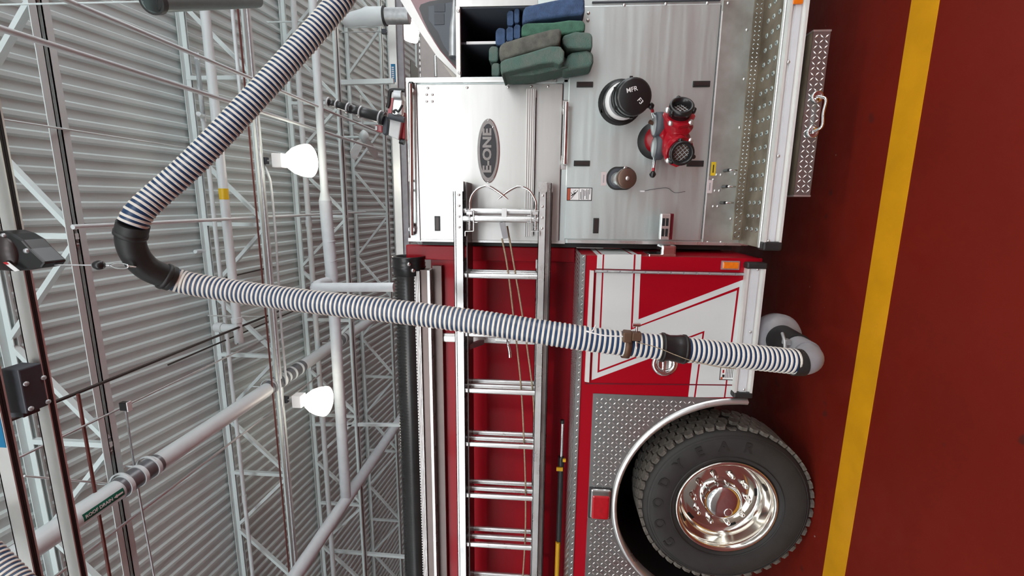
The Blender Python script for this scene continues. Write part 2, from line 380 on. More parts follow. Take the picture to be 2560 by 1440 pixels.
ypipe('dark_conduit', (290, 943), 3.4, 2.2, 7.0, .013, 'pipe_dark', 'dark brown steel pipe crossing under the lower hose')
ypipe('grey_conduit', (313, 1015), 3.4, 2.2, 6.2, .009, 'galv', 'thin grey conduit running to the junction box')
ypipe('white_conduit', (330, 1295), 3.4, 2.4, 7.2, .012, 'pipe_white', 'thin white conduit just below the roof drain pipe')
ypipe('white_conduit', (560, 1120), 5.4, 4.2, 9.0, .016, 'pipe_white', 'white conduit crossing behind the roof drain pipe')
ypipe('dark_cable', (600, 835), 5.45, 4.3, 9.0, .010, 'pipe_dark', 'thin dark cable run below the lower hose, third bay')
ypipe('dark_conduit', (540, 700), 5.45, 5.3, 7.4, .010, 'pipe_dark', 'thin dark conduit above the second truss, behind the hose')
dr = P(195, 985, 3.0)
pipe('brown_drop_pipe', [(P(195, 985, 3.05).x, 3.05, P(195, 985, 3.05).z), (P(283, 1440, 3.05).x-1.5, 3.05, P(195, 985, 3.05).z)], .012, 'pipe_brown', 'reddish brown pipe teeing off the dark pipe near the roof drain', n=10)
q = P(590, 120, 4.7)
pipe('white_drop_conduit', smooth_path([(4.5, 4.7, q.z), (P(597, 225, 4.7).x+.1, 4.7, q.z), (P(597, 228, 4.7).x, 4.7, q.z-.01), P(612, 243, 4.75)], 5), .018, 'pipe_white', 'white conduit ending in a short bend beside the brown pipe', 'conduit', n=10)
q = P(700, 440, 5.6)
pipe('lamp_conduit', smooth_path([P(660, 404, 5.6), P(664, 420, 5.58), P(672, 440, 5.56), P(678, 470, 5.55), P(690, 600, 5.55), P(702, 800, 5.55), P(716, 960, 5.55)], 6), .014, 'pipe_white', 'thin white conduit curving down from the upper lamp', 'conduit', n=10)
jb = thing('junction_box', 'small black and white junction box on the nearest truss chord', 'electrical box', P(313, 1015, 3.3))
bp_ = P(313, 1015, 3.3); MB().box(bp_-Vector((.035, .02, .035)), bp_+Vector((.035, .02, .035))).build('box_body', 'black_gloss', jb, bevel=.004)
MB().box(bp_+Vector((-.04, -.024, -.045)), bp_+Vector((.04, .016, -.035))).build('cover_plate', 'white_label', jb)
MB().tube(smooth_path([bp_+Vector((-.04, 0, 0)), P(330, 1130, 3.46), P(350, 1250, 3.46), P(385, 1440, 3.46)], 6), .009, 8).build('flexible_conduit', 'galv', jb)

# ------------------------------------------------------------------ high bay lamps
def lamp(c, label, power, stem=.56):
    t = thing('high_bay_lamp', label, 'ceiling lamp', c, 'lit high bay lamps')
    c = Vector(c)
    MB().lathe(c, (0, 0, 1), [(.0, -.015), (.10, -.012), (.18, -.002), (.197, .015), (.198, .04), (.185, .12), (.155, .20), (.105, .27), (.06, .30), (.055, .30)], 32).build('glowing_reflector', 'lamp_glow', t, label='glowing white prismatic reflector')
    MB().tube([c+Vector((0, 0, .29)), c+Vector((0, 0, .36))], .035, 12).build('lamp_socket', 'galv', t)
    MB().box(c+Vector((-.085, -.07, .33)), c+Vector((.085, .07, .46))).build('ballast_box', 'white_label', t, bevel=.01)
    MB().tube([c+Vector((0, 0, .46)), c+Vector((0, 0, stem))], .010, 8).build('hanger_stem', 'galv', t)
    MB().box(c+Vector((-.04, -.035, .55)), c+Vector((.04, .035, .64))).build('hanger_box', 'grey_dark', t, bevel=.005)
    li = bpy.data.lights.new('lamp_light', 'SPOT'); li.energy = power; li.color = (1.0, .93, .83); li.shadow_soft_size = .19; li.spot_size = R(150); li.spot_blend = .6
    lo = bpy.data.objects.new('lamp_light', li); link(lo, t, c+Vector((0, 0, -.03)))
    return t
LP = 130
for i, (x, y, lab) in enumerate([(769, 402, 'lit white high bay lamp nearest the upper hose'), (811, 1003, 'lit white high bay lamp below the roof drain pipe')]):
    lamp(P(x, y, 5.6)+Vector((0, 0, -.04)), lab, LP)
lamp(P(1040, 78, 9.0)+Vector((0, 0, 0)), 'small lit lamp far behind the fire truck cab', LP, 2.0)

for x, lab in ((.46, 'unseen fill lamp added above the aisle on the camera side'), (-2.67, 'unseen fill lamp added above the aisle, towards the rear of the truck'), (3.59, 'unseen fill lamp added above the aisle, towards the cab')):
    lamp((x, -.6, 4.45), lab, LP, 2.4)  # unseen lamps, added to brighten the floor and the truck side
# ------------------------------------------------------------------ far exhaust rail, ceiling fan and duct behind the truck
fr = thing('far_exhaust_rail', 'white exhaust extraction rail with blue label beyond the truck', 'rail', (0, 7.6, 4.05))
z0 = P(978, 300, 7.6).z; z1 = P(996, 300, 7.6).z; z2 = P(1012, 300, 7.6).z
MB().box((-9, 7.6, z1), (8, 7.72, z0)).build('rail_face', 'rail_alu', fr, bevel=.006)
MB().box((-9, 7.63, z2), (8, 7.70, z1)).build('rail_slot', 'grey_paint', fr)
MB().box((-9, 7.58, z1-.012), (8, 7.6, z1+.012)).build('rail_lip', 'rail_alu', fr)
a = P(977, 160, 7.59); b2 = P(989, 205, 7.59)
bl = MB().box((b2.x, 7.588, b2.z), (a.x, 7.6, a.z)).build('rail_label', 'blue_label', fr, label='blue label with white lettering')
for k in range(7):
    w = (a.x-b2.x)/9; x = b2.x+w*(k+1); MB().box((x, 7.586, b2.z+.02), (x+w*.6, 7.588, b2.z+.055)).build('label_mark', 'white_label', bl)
fan = thing('ceiling_fan', 'small white three blade ceiling fan below the third truss', 'ceiling fan', P(905, 345, 8.4))
fc = P(910, 343, 8.4)
MB().tube([fc, fc+Vector((0, 0, .38))], .022, 12).build('downrod', 'truss', fan)
MB().lathe(fc+Vector((0, 0, .40)), (0, 0, 1), [(.0, .10), (.08, .08), (.08, 0), (.03, -.03)], 20).build('canopy', 'truss', fan)
MB().lathe(fc, (0, 0, 1), [(0, -.07), (.09, -.06), (.13, 0), (.09, .05), (.03, .09)], 24).build('motor_housing', 'truss', fan)
for k in range(3):
    t = R(115+120*k); d = Vector((math.cos(t), math.sin(t), 0)); e = Vector((-d.y, d.x, .25)).normalized()
    MB().prism([fc+d*.12-e*.03, fc+d*.25-e*.075, fc+d*.66-e*.085, fc+d*.70-e*.02, fc+d*.70+e*.03, fc+d*.66+e*.085, fc+d*.25+e*.075, fc+d*.12+e*.03], (0, 0, .008)).build('fan_blade', 'truss', fan)
du = thing('exhaust_drop_duct', 'white duct with short grey flexible hose hanging behind the upper hose', 'duct', P(900, 45, 7.0))
a, b2, c2, d2 = P(860, 52, 7.0), P(920, 42, 7.0), P(960, 40, 7.0), P(1024, 40, 7.0)
MB().tube([a, a.lerp(b2, .8), b2, c2], [.085, .11, .13, .12], 20).build('rigid_duct', 'pipe_white', du)
MB().tube([c2, c2+(d2-c2)*.08], .13, 20).build('clamp_ring', 'black_rubber', du)
MB().tube([a+Vector((0, 0, .0)), a+Vector((0, 0, 2.4))], .012, 8).build('hanger_rod', 'truss', du)
rp = [c2.lerp(d2, k/60) for k in range(61)]
MB().tube(rp, [.11 if k % 2 else .097 for k in range(61)], 20).build('flexible_section', 'galv', du)
a, b2 = P(845, 207, 7.4), P(985, 203, 7.4)
tag(MB().bar(a, b2, .07, .07, (0, 1, 0)).build('rail_hanger', 'truss'), 'white rail support post left of the blue label', 'post')
a, b2 = P(855, 170+45, 8.2), P(985, 152+45, 8.2)
tag(MB().bar(P(740, 1060, 7.3), P(1000, 1062, 7.3), .05, .05, (0, 1, 0)).build('rail_hanger', 'truss'), 'white rail support post below the roof drain pipe', 'post')
tag(MB().bar(P(815, 1375, 7.4), P(1012, 1392, 7.4), .05, .05, (0, 1, 0)).build('rail_hanger', 'truss'), 'white rail support post nearest the picture bottom', 'post')

a, b2 = P(378, 4, 3.0), P(640, 0, 4.4)
td = thing('grey_duct', 'grey green round duct end at the top edge of the picture', 'duct', a)
MB().tube([a, a.lerp(b2, 1.0)], .062, 24).build('duct_run', 'duct_teal', td); MB().tube([a, a+(b2-a).normalized()*.05], .075, 24).build('duct_end', 'black_rubber', td); MB().tube([a+Vector((0, 0, .05)), a+Vector((0, 0, 1.4))], .006, 8).build('hanger_rod', 'truss', td)
for p in (P(985, 718, 5.85), ): pass
# ------------------------------------------------------------------ near exhaust rails
def near_rail(Y, zt, zb, label):
    t = thing('exhaust_rail', label, 'rail', (-1, Y, zt))
    MB().box((-9, Y, zb), (8, Y+.006, zt)).build('rail_face', 'rail_alu', t, label='pale aluminium rail side')
    MB().box((-9, Y+.030, zb), (8, Y+.038, zt)).build('rail_face', 'rail_alu', t)
    MB().box((-9, Y, zt-.006), (8, Y+.038, zt)).build('rail_top', 'rail_alu', t)
    MB().box((-9, Y+.006, zb+.001), (8, Y+.017, zb+.010)).build('rubber_lip', 'black_rubber', t, label='black rubber slot lips')
    MB().box((-9, Y+.019, zb+.001), (8, Y+.030, zb+.010)).build('rubber_lip', 'black_rubber', t)
    return t
RZT, RZB = P(32, 720, 2.05).z, P(66, 720, 2.05).z
R2Y = PZ(36, 1200, RZB).y
r1 = near_rail(2.05, RZT, RZB, 'aluminium exhaust rail behind the cable reel')
r2 = near_rail(R2Y, RZT, RZB, 'aluminium exhaust rail at the picture corner, beside the dark bracket')
q0 = P(8, 1085, R2Y); bs = MB().box((q0.x-.07, R2Y-.002, RZB+.006), (q0.x+.10, R2Y, RZT-.004)).build('rail_sticker', 'blue_label', r2)
bk = thing('rail_bracket', 'dark grey steel trolley bracket under the exhaust rails', 'bracket', P(50, 960, 1.95))
a = P(85, 912, 2.0); b2 = P(20, 1015, 2.0)
MB().box((b2.x, R2Y+.08, a.z-.005), (a.x, 2.03, a.z+.10)).build('bracket_plate', 'grey_dark', bk, bevel=.006)
MB().box((b2.x-.03, R2Y+.10, a.z+.04), (b2.x+.02, 2.02, a.z+.11)).build('bracket_flange', 'grey_dark', bk)
for dx, dy in ((.02, .02), (.02, .1), (.15, .02), (.15, .1)): MB().lathe((b2.x+dx, R2Y+.08+dy, a.z-.005), (0, 0, -1), [(.012, 0), (.012, .006), (0, .008)], 10).build('bolt', 'galv', bk)
# cable reel (balancer) and its wire
rl = thing('cable_reel', 'black spring balancer reel hanging from the exhaust rail', 'cable reel', P(40, 630, 1.95))
def RP(x, y): return P(x, y, 1.93)
case = [RP(-40, 600), RP(-20, 578), RP(5, 577), RP(30, 585), RP(55, 600), RP(75, 622), RP(113, 657), RP(103, 670), RP(76, 675), RP(35, 679), RP(-10, 676), RP(-45, 650)]
MB().prism(case, (0, .10, 0)).build('reel_case', 'black_gloss', rl, bevel=.008)
MB().lathe(RP(5, 632)+Vector((0, .0, 0)), (0, -1, 0), [(.082, 0), (.078, .012), (0, .014)], 32).build('reel_cover', 'anodised', rl)
MB().prism([RP(22, 655)-Vector((0, .02, 0)), RP(34, 653)-Vector((0, .02, 0)), RP(62, 675)-Vector((0, .02, 0)), RP(50, 677)-Vector((0, .02, 0))], (0, -.002, 0)).build('reel_sticker', 'white_label', rl)
MB().prism([RP(22, 655)-Vector((0, .022, 0)), RP(30, 653)-Vector((0, .022, 0)), RP(37, 659)-Vector((0, .022, 0)), RP(30, 660)-Vector((0, .022, 0))], (0, -.002, 0)).build('reel_sticker', 'red_lens', rl)
for x, y in ((67, 627), (10, 589)): MB().lathe(RP(x, y), (0, -1, 0), [(.012, 0), (.01, .008), (0, .01)], 10).build('bolt', 'galv', rl)
wr = thing('reel_wire', 'thin steel wire with black ball and snap hook holding the hose elbow', 'wire', P(180, 663, 1.98))
a, b2, c2 = P(105, 662, 1.98), P(236, 663, 2.0), P(275, 664, 2.02); d2 = P(338, 667, 2.06)
MB().tube([a, b2, c2], .0035, 8).build('wire_strand', 'galv', wr)
m = MB(); m.lathe(P(247, 663, 2.0), (0, 0, 1), [(0, -.024), (.018, -.018), (.023, 0), (.018, .018), (0, .024)], 16).build('stop_ball', 'black_gloss', wr)
hk = [c2, c2+Vector((.012, 0, -.03)), c2+Vector((.01, 0, -.075)), c2+Vector((0, .0, -.095)), c2+Vector((-.012, 0, -.075)), c2+Vector((-.012, 0, -.03)), c2]
MB().tube(smooth_path(hk, 4), .0035, 8).build('snap_hook', 'chrome', wr)
MB().tube([c2+Vector((0, 0, -.09)), d2], .006, 8).build('hook_eye', 'chrome', wr)

# ------------------------------------------------------------------ exhaust extraction hose
HR = .059
ringm = MB().lathe((0, 0, 0), (0, 0, 1), [(HR-.002, -.0066), (HR+.0026, -.0056), (HR+.004, -.002), (HR+.003, 0), (HR+.004, .002), (HR+.0026, .0056), (HR-.002, .0066)], 28).mesh('rib', (0, 0, 0), 'hose_white')
def hose_part(t, path, step=.0245):
    h = MB().tube(path, HR, 24, caps=False).build('ribbed_hose', 'hose_blue', t, label='blue hose wall with white helical ribs')
    for p, d in resample(path, step): inst('rib', ringm, h, p, frame(d))
    return h
eh = thing('exhaust_hose', 'blue and white ribbed exhaust extraction hose looping from rail to tailpipe', 'hose', P(2010, 900, 2.24))
upper = smooth_path([P(880, -45, 2.66), P(838, 18, 2.60), P(720, 153, 2.47), P(600, 285, 2.34), P(480, 410, 2.22), P(400, 482, 2.14), P(350, 530, 2.08), P(332, 562, 2.06)], 10)
hose_part(eh, upper)
elp = smooth_path([P(333, 560, 2.06), P(326, 600, 2.07), P(340, 640, 2.10), P(368, 670, 2.15), P(405, 688, 2.20), P(430, 697, 2.235)], 8)
nE = len(elp)
MB().tube(elp, [.066 if (i < 5 or i > nE-6) else .061 for i in range(nE)], 28).build('rubber_elbow', 'black_rubber', eh, label='black moulded rubber elbow')
for i in (nE-7, 5): MB().lathe(elp[i], elp[i]-elp[i-1], [(.062, -.012), (.069, -.008), (.069, .008), (.062, .012)], 28).build('elbow_clamp', 'black_rubber', eh)
lower = smooth_path([P(418, 694, 2.23), P(480, 710, 2.28), P(600, 730, 2.31), P(760, 752, 2.30), P(1000, 780, 2.26), P(1200, 806, 2.22), P(1380, 834, 2.19), P(1520, 854, 2.185), P(1655, 868, 2.19)], 10)
hose_part(eh, lower)
cpl = [P(1648, 867, 2.19), P(1662, 868.5, 2.19), P(1672, 869.5, 2.19), P(1692, 871.5, 2.19), P(1700, 872.5, 2.19), P(1716, 874, 2.19)]
MB().tube(cpl, [.066, .068, .063, .066, .070, .066], 28).build('rubber_coupling', 'black_gloss', eh, label='black rubber coupling sleeve')
for p in (P(1656, 868, 2.19), P(1709, 873, 2.19)):
    MB().lathe(p, cpl[-1]-cpl[0], [(.066, -.006), (.072, -.005), (.072, .005), (.066, .006)], 28).build('coupling_clamp', 'black_rubber', eh)
tail = smooth_path([P(1712, 874, 2.19), P(1800, 884, 2.20), P(1900, 895, 2.215), P(1998, 905, 2.235)], 10)
hose_part(eh, tail, .0235)
e0 = P(2004, 906, 2.236)
X0 = e0.x+.012
noz = smooth_path([e0+Vector((0, 0, .045)), e0+Vector((0, .0, .0)), e0+Vector((.006, .012, -.035)), e0+Vector((.012, .05, -.062)), e0+Vector((.014, .10, -.068)), e0+Vector((.016, .20, -.066))], 8)
MB().tube(noz[:9], .066, 28).build('rubber_cuff', 'black_rubber', eh)
MB().tube(noz[8:34], [.062]*26, 28).build('metal_elbow', 'grey_paint', eh, label='grey metal nozzle elbow')
MB().tube(noz[30:], [.070]*(len(noz)-30), 28).build('nozzle_socket', 'grey_paint', eh)
nb = noz[-1]
MB().tube([nb-Vector((0, .03, 0)), nb+Vector((0, .16, .0))], [.078, .082], 28).build('rubber_boot', 'black_rubber', eh, label='black rubber nozzle boot')
MB().lathe(nb+Vector((0, .14, 0)), (0, 1, 0), [(.082, 0), (.12, .01), (.135, .05), (.13, .09), (.10, .10), (.082, .06)], 36).build('tailpipe_bell', 'grey_paint', eh, label='grey flared tailpipe bell')
hb = nb+Vector((.03, -.06, .07))
MB().tube(smooth_path([hb+Vector((-.05, -.02, .0)), hb+Vector((-.03, -.03, .02)), hb+Vector((.02, -.01, .02)), hb+Vector((.05, .04, .01))], 5), .008, 8).build('latch_lever', 'galv', eh)
MB().box(hb+Vector((.0, -.02, -.01)), hb+Vector((.03, .02, .02))).build('latch_block', 'galv', eh, bevel=.004)
# disconnect valve clamped on the lower hose
vp_ = P(1572, 842, 2.12)
vl = thing('release_valve', 'small bronze release valve strapped on the lower hose', 'valve', vp_)
vx = P(1572, 840, 2.12)
MB().box(vx+Vector((-.028, -.02, -.012)), vx+Vector((.022, .02, .028))).build('valve_body', 'bronze', vl, bevel=.004)
MB().box(vx+Vector((-.018, -.024, -.055)), vx+Vector((.022, .016, -.012))).build('valve_block', 'bronze', vl, bevel=.004)
MB().tube([vx+Vector((.02, 0, -.035)), vx+Vector((.055, 0, -.035))], .006, 8).build('valve_stem', 'chrome', vl)
MB().tube([vx+Vector((.055, 0, -.05)), vx+Vector((.055, 0, -.015))], .009, 10).build('valve_cap', 'chrome', vl)
MB().tube([vx+Vector((-.025, 0, -.035)), vx+Vector((-.06, .0, -.04))], .006, 8).build('valve_stem', 'chrome', vl)
hc = P(1565, 860, 2.19)
MB().lathe(hc, lower[-1]-lower[-12], [(.066, -.016), (.070, -.016), (.070, .016), (.066, .016)], 28, ang=(0, 360)).build('strap', 'bronze', vl)
MB().tube(smooth_path([vx+Vector((0, -.01, .03)), vx+Vector((.005, -.02, .12)), vx+Vector((.02, -.01, .2)), P(1480, 828, 2.12), P(1490, 812, 2.12)], 6), .0035, 6).build('air_line', 'white_label', vl, label='clear white air line')
MB().tube(smooth_path([P(1590, 855, 2.115), P(1640, 868, 2.112), P(1690, 888, 2.112), P(1730, 902, 2.12), P(1800, 918, 2.135), P(1840, 922, 2.15)], 6), .0022, 6).build('release_cord', 'rope', vl, label='thin yellow release cord')
# second hose at the corner of the picture
sh = thing('exhaust_hose', 'short piece of blue and white ribbed hose in the lower left corner', 'hose', P(20, 1420, 1.7))
ORGsv = hose_part(sh, smooth_path([P(-90, 1330, 1.72), P(-25, 1395, 1.70), P(30, 1450, 1.68), P(110, 1530, 1.64)], 8))

# ================================================================== FIRE TRUCK
YL, YP, YU, YF = 2.55, 2.78, 2.98, 5.05          # lower body side, pump panel, upper body side, far side
ft = thing('fire_truck', 'red and stainless steel fire engine with lightning stripe, seen from its side', 'fire truck', (-1, 3.8, 0))
def wr(x0, y0, x1, y1, Y, d=.004, back=0.0):
    """world box for a rectangular thing on the plane Y, its edges read at picture x0..x1, y0..y1"""
    ym, xm = (y0+y1)/2, (x0+x1)/2
    a, b_, c_, d_ = P(x0, ym, Y), P(x1, ym, Y), P(xm, y0, Y), P(xm, y1, Y)
    return (d_.x, Y-d, b_.z), (c_.x, Y+back, a.z)
def plate(name, m, x0, y0, x1, y1, Y, d=.004, back=0.0, parent=ft, bevel=0, label=None):
    return MB().box(*wr(x0, y0, x1, y1, Y, d, back)).build(name, m, parent, bevel=bevel, label=label)
def poly(name, m, pts, Y, d=.002, parent=ft, label=None, bevel=0):
    return MB().prism([P(x, y, Y) for x, y in pts], (0, -d, 0)).build(name, m, parent, label=label, bevel=bevel)
rivm = MB().lathe((0, 0, 0), (0, -1, 0), [(.0078, 0), (.0072, .002), (.004, .0042), (0, .0048)], 10).mesh('rivet', (0, 0, 0), 'alu')
def rivets(parent, pts, Y, s=1.0):
    for x, y in pts:
        o = inst('rivet', rivm, parent, P(x, y, Y))
        if s != 1: o.scale = (s, s, s)
def lozenges(name, inside, o, ux, uz, nrm, w, h, pitch, parent, m='tread_raised', L=.0255, W=.0068, H=.0024):
    """raised diamond pattern of tread plate as one mesh"""
    mb = MB(); o, ux, uz, nrm = (Vector(q) for q in (o, ux, uz, nrm)); i = 0; a = 0.0
    while a < w:
        b_ = 0.0; j = 0
        while b_ < h:
            if inside is None or inside(o+ux*a+uz*b_):
                s = 1 if (i+j) % 2 else -1; c_ = o+ux*a+uz*b_
                t = (ux*.707+uz*.707*s); n_ = (ux*-.707*s+uz*.707)
                mb.add([c_+t*L/2, c_+n_*W/2, c_-t*L/2, c_-n_*W/2, c_+nrm*H+t*L*.22, c_+nrm*H-t*L*.22], [(0, 1, 4), (1, 2, 5, 4), (2, 3, 5), (3, 0, 4, 5)])
            b_ += pitch; j += 1
        a += pitch; i += 1
    return mb.build(name, m, parent, kind='stuff', label='raised bright diamonds of the tread plate')

# ---- lower body with the wheel arch
XR = P(1600, 641, YL).x; XL0 = -3.5; ZB, ZT = .475, 1.452; WC = Vector((-1.790, 2.56, .522)); AC = (-1.790, .504)
def arc(r_, a0, a1, n=40): return [(AC[0]+r_*math.cos(R(a0+(a1-a0)*k/n)), AC[1]+r_*math.sin(R(a0+(a1-a0)*k/n))) for k in range(n+1)]
out = [(XR, ZB), (XR, ZT-.005), (XL0, ZT-.005), (XL0, ZB)]+arc(.685, 182.4, -2.4)
MB().prism([(x, YL, z) for x, z in out], (0, .03, 0)).build('body_side', 'red_paint', ft, label='glossy red lower body side')
MB().box((-1.0, YL+.03, ZB), (XR, YU, ZT-.005)).build('compartment_box', 'red_paint', ft, bevel=.006)
MB().box((XL0, YL+.03, 1.3), (-1.0, YU+.1, ZT-.005)).build('compartment_box', 'red_paint', ft)
# wheel well liner
ml = MB(); A = arc(.70, 183, -3, 30)
vsl = [(x, YL+.03, z) for x, z in A]+[(x, 3.45, z) for x, z in A]; n = len(A)
ml.add(vsl, [(i, i+1, n+i+1, n+i) for i in range(n-1)], True); ml.box((-2.6, 3.45, .3), (-1.0, 3.5, 1.3))
ml.build('wheel_well', 'dark', ft)
MB().box((XL0, 3.3, .42), (2.6, 4.6, .9)).build('chassis', 'dark', ft)
MB().box((-.95, YU-.2, .5), (-.33, 4.8, .62)).build('underbody', 'dark', ft)
# stripes: a lightning bolt in reflective white with a red pin line
def c7(L): return [(1400+a/3.273, 600+b_/3.273) for a, b_ in L]
poly('stripe_border', 'white_tape', c7([(305, 118), (665, 118), (642, 650), (1522, 316), (1428, 1286), (1048, 1286), (1100, 834), (258, 1146)]), YL, .0006, label='white reflective lightning bolt border')
poly('stripe_line', 'red_paint', c7([(350, 118), (619, 118), (594, 718), (1468, 383), (1352, 1286), (1095, 1286), (1166, 762), (306, 1086)]), YL, .0012, label='thin red pin line of the bolt')
poly('stripe_fill', 'white_tape', c7([(362, 118), (605, 118), (578, 735), (1447, 412), (1340, 1286), (1108, 1286), (1182, 742), (322, 1064)]), YL, .0018, label='white reflective lightning bolt fill')
for x0, x1, m in ((302, 341, 'white_tape'), (357, 603, 'white_tape'), (621, 664, 'white_tape')):      # bolt wrapping round the front corner
    za, zb = P(1400+x0/3.273, 640, YL).z, P(1400+x1/3.273, 640, YL).z
    MB().box((XR, YL+.003, zb), (XR+.001, YU-.03, za)).build('corner_stripe', m, ft)
a, b_ = P(1487, 678, YL), P(1870, 688, YL)
hg = MB().box((a.x-.007, YL-.006, b_.z), (a.x+.007, YL, a.z)).build('door_hinge', 'grey_paint', ft, label='grey piano hinge of the compartment door')
for k in range(12):
    z = b_.z+(a.z-b_.z)*(k+.5)/12; MB().tube([(a.x, YL-.007, z-.03), (a.x, YL-.007, z+.03)], .006, 8).build('hinge_knuckle', 'galv', hg)
poly('door_gap', 'maroon', [(1488, 671), (1870, 681), (1870, 684), (1488, 674)], YL, .0022)
poly('door_gap', 'maroon', [(1462, 957), (1835, 961), (1835, 964), (1462, 960)], YL, .0022)
poly('drip_rail', 'alu_edge', [(1474, 675), (1484, 676), (1472, 953), (1461, 951)], YL, .02, label='pale aluminium drip rail above the door')
# lower edge rub rail
def rubrail(x_right, x_left, Y, zb, zt, par):
    MB().box((x_left, Y-.03, zb), (x_right, Y+.02, zb+.012)).build('rub_rail_lip', 'alu_edge', par)
    MB().box((x_left, Y-.03, zt-.012), (x_right, Y+.02, zt)).build('rub_rail_lip', 'alu_edge', par)
    MB().box((x_left, Y-.02, zb+.03), (x_right, Y+.02, zt-.03)).build('rub_rail_face', 'rub_white', par, label='white rub rail face')
    MB().box((x_left, Y-.014, zb+.008), (x_right, Y+.02, zt-.008)).build('rub_rail_core', 'alu_edge', par)
zrb, zrt = P(1915, 657, 2.52).z, P(1868, 657, 2.52).z
rubrail(P(1890, 672, 2.52).x, P(1860, 982, 2.52).x, YL-.01, zrb, zrt, ft)
for x in (P(1890, 672, 2.52).x, P(1860, 982, 2.52).x-.03): MB().box((x, YL-.045, zrb-.005), (x+.035, YL+.01, zrt+.005)).build('rub_rail_cap', 'black_rubber', ft, bevel=.01)
rivets(ft, [(1894, 674), (1876, 830), (1860, 974)], YL-.031)
ml_ = plate('marker_light', 'amber', 1806, 655, 1845, 671, YL, .014, bevel=.003, label='amber side marker light')
plate('marker_bezel', 'alu', 1802, 652, 1848, 674, YL, .006)
# latch
lc = P(1400+855/3.273, 600+1012/3.273, YL)
lt = MB().lathe(lc, (0, -1, 0), [(.072, .0), (.072, .006), (.05, .008), (.046, .002), (.0, .001)], 32).build('door_latch', 'chrome', ft, label='round chrome D ring door latch')
MB().lathe(lc+Vector((0, -.010, 0)), (0, 1, 0), [(.040, -.004), (.044, 0), (.040, .004), (.034, 0), (.040, -.004)], 28).build('latch_ring', 'chrome', lt)
MB().box(lc+Vector((-.045, -.014, -.004)), lc+Vector((.045, -.006, .004))).build('latch_bar', 'chrome', lt)
wl = plate('door_label', 'print_black', 1799, 918, 1836, 950, YL, .0026, label='small white printed safety label')
plate('label_paper', 'white_label', 1801, 920, 1834, 948, YL, .0030, parent=wl)
plate('label_band', 'orange_label', 1801, 942, 1806, 948, YL, .0033, parent=wl)
for k in range(5): plate('label_text', 'print_black', 1814+k*4, 922, 1815.5+k*4, 944, YL, .0033, parent=wl)
plate('label_mark', 'red_lens', 1806, 924, 1810, 932, YL, .0033, parent=wl); plate('label_mark', 'print_black', 1805, 936, 1811, 943, YL, .0033, parent=wl)

# ---- tread plate fender and ledge
XF = P(1482, 983, YL).x; ZF = P(1482, 990, YL).z
fo = [(XF, ZF), (XL0, ZF), (XL0, .5)]+arc(.695, 180.3, 8.5)+[(XF, AC[1]+.105)]
fd = MB().prism([(x, YL, z) for x, z in fo], (0, -.004, 0)).build('fender_panel', 'tread_alu', ft, label='aluminium tread plate fender over the rear wheel')
lozenges('fender_diamonds', lambda p: p.x < XF-.012 and p.z < ZF-.012 and (p.x-AC[0])**2+(p.z-AC[1])**2 > .715**2, (XL0+.5, YL-.004, .52), (1, 0, 0), (0, 0, 1), (0, -1, 0), 2.0, .85, .0250, fd)
m = MB(); A1, A2 = arc(.705, 182.5, -2.5, 48), arc(.672, 182.5, -2.5, 48); n = len(A1)
m.add([(x, YL-.006, z) for x, z in A1]+[(x, YL-.028, z+.0) for x, z in arc(.69, 182.5, -2.5, 48)]+[(x, YL-.02, z) for x, z in A2]+[(x, YL+.05, z) for x, z in A2],
      [(k*n+i, k*n+i+1, (k+1)*n+i+1, (k+1)*n+i) for k in range(3) for i in range(n-1)], True)
m.build('fender_flare', 'alu', ft, label='polished aluminium wheel arch trim')
bz = plate('fender_lamp', 'black_rubber', 1471, 1217, 1528, 1294, YL, .012, bevel=.006, label='red fender marker lamp in chrome bezel')
plate('lamp_bezel', 'chrome', 1475, 1220, 1525, 1291, YL, .022, parent=bz, bevel=.01)
plate('lamp_lens', 'red_lens', 1478, 1233, 1522, 1292, YL, .030, parent=bz, bevel=.012)
ld = MB().box((XL0, YL-.004, ZT-.006), (XR+.004, YU, ZT)).build('ledge_plate', 'tread_alu', ft, label='tread plate ledge under the ladder')
zl = P(1464, 640, YL).z
MB().box((XL0, YL-.008, zl), (XR+.004, YL, ZT)).build('ledge_lip', 'tread_alu', ft)
lozenges('ledge_diamonds', None, (XL0+.6, YL-.008, zl+.012), (1, 0, 0), (0, 0, 1), (0, -1, 0), XR-XL0-.6, ZT-zl-.012, .0225, ld, L=.024)
lozenges('ledge_diamonds', None, (XL0+.6, YL+.02, ZT), (1, 0, 0), (0, 1, 0), (0, 0, 1), XR-XL0-.6, YU-YL-.05, .0235, ld)

# ---- rear wheel
wh = MB().lathe(WC, (0, 1, 0), [(.292, .012), (.31, -.004), (.345, -.014), (.40, -.020), (.45, -.014), (.482, .000), (.492, .018), (.495, .05), (.495, .24), (.488, .265), (.45, .285), (.36, .29), (.29, .27)], 72).build('rear_tyre', 'tyre', ft, origin=WC, label='black ribbed truck tyre')
for r_ in (.33, .455, .47): MB().lathe(WC, (0, 1, 0), [(r_-.003, -.013 if r_ < .4 else -.008), (r_, -.0195 if r_ < .4 else -.0145 if r_ < .46 else -.010), (r_+.003, -.012 if r_ < .4 else -.004)], 72).build('sidewall_ring', 'tyre', wh)
NB = 50
bw = 2*math.pi*.503/NB
def hexm(nm, w, h):
    return MB().prism([(-w*.5, -h*.22, 0), (-w*.3, -h*.5, 0), (w*.3, -h*.5, 0), (w*.5, -h*.22, 0), (w*.5, h*.22, 0), (w*.3, h*.5, 0), (-w*.3, h*.5, 0), (-w*.5, h*.22, 0)], (0, 0, .021)).mesh(nm, (0, 0, 0), 'tread_block')
hm = hexm('tread_block', bw*.86, .055)
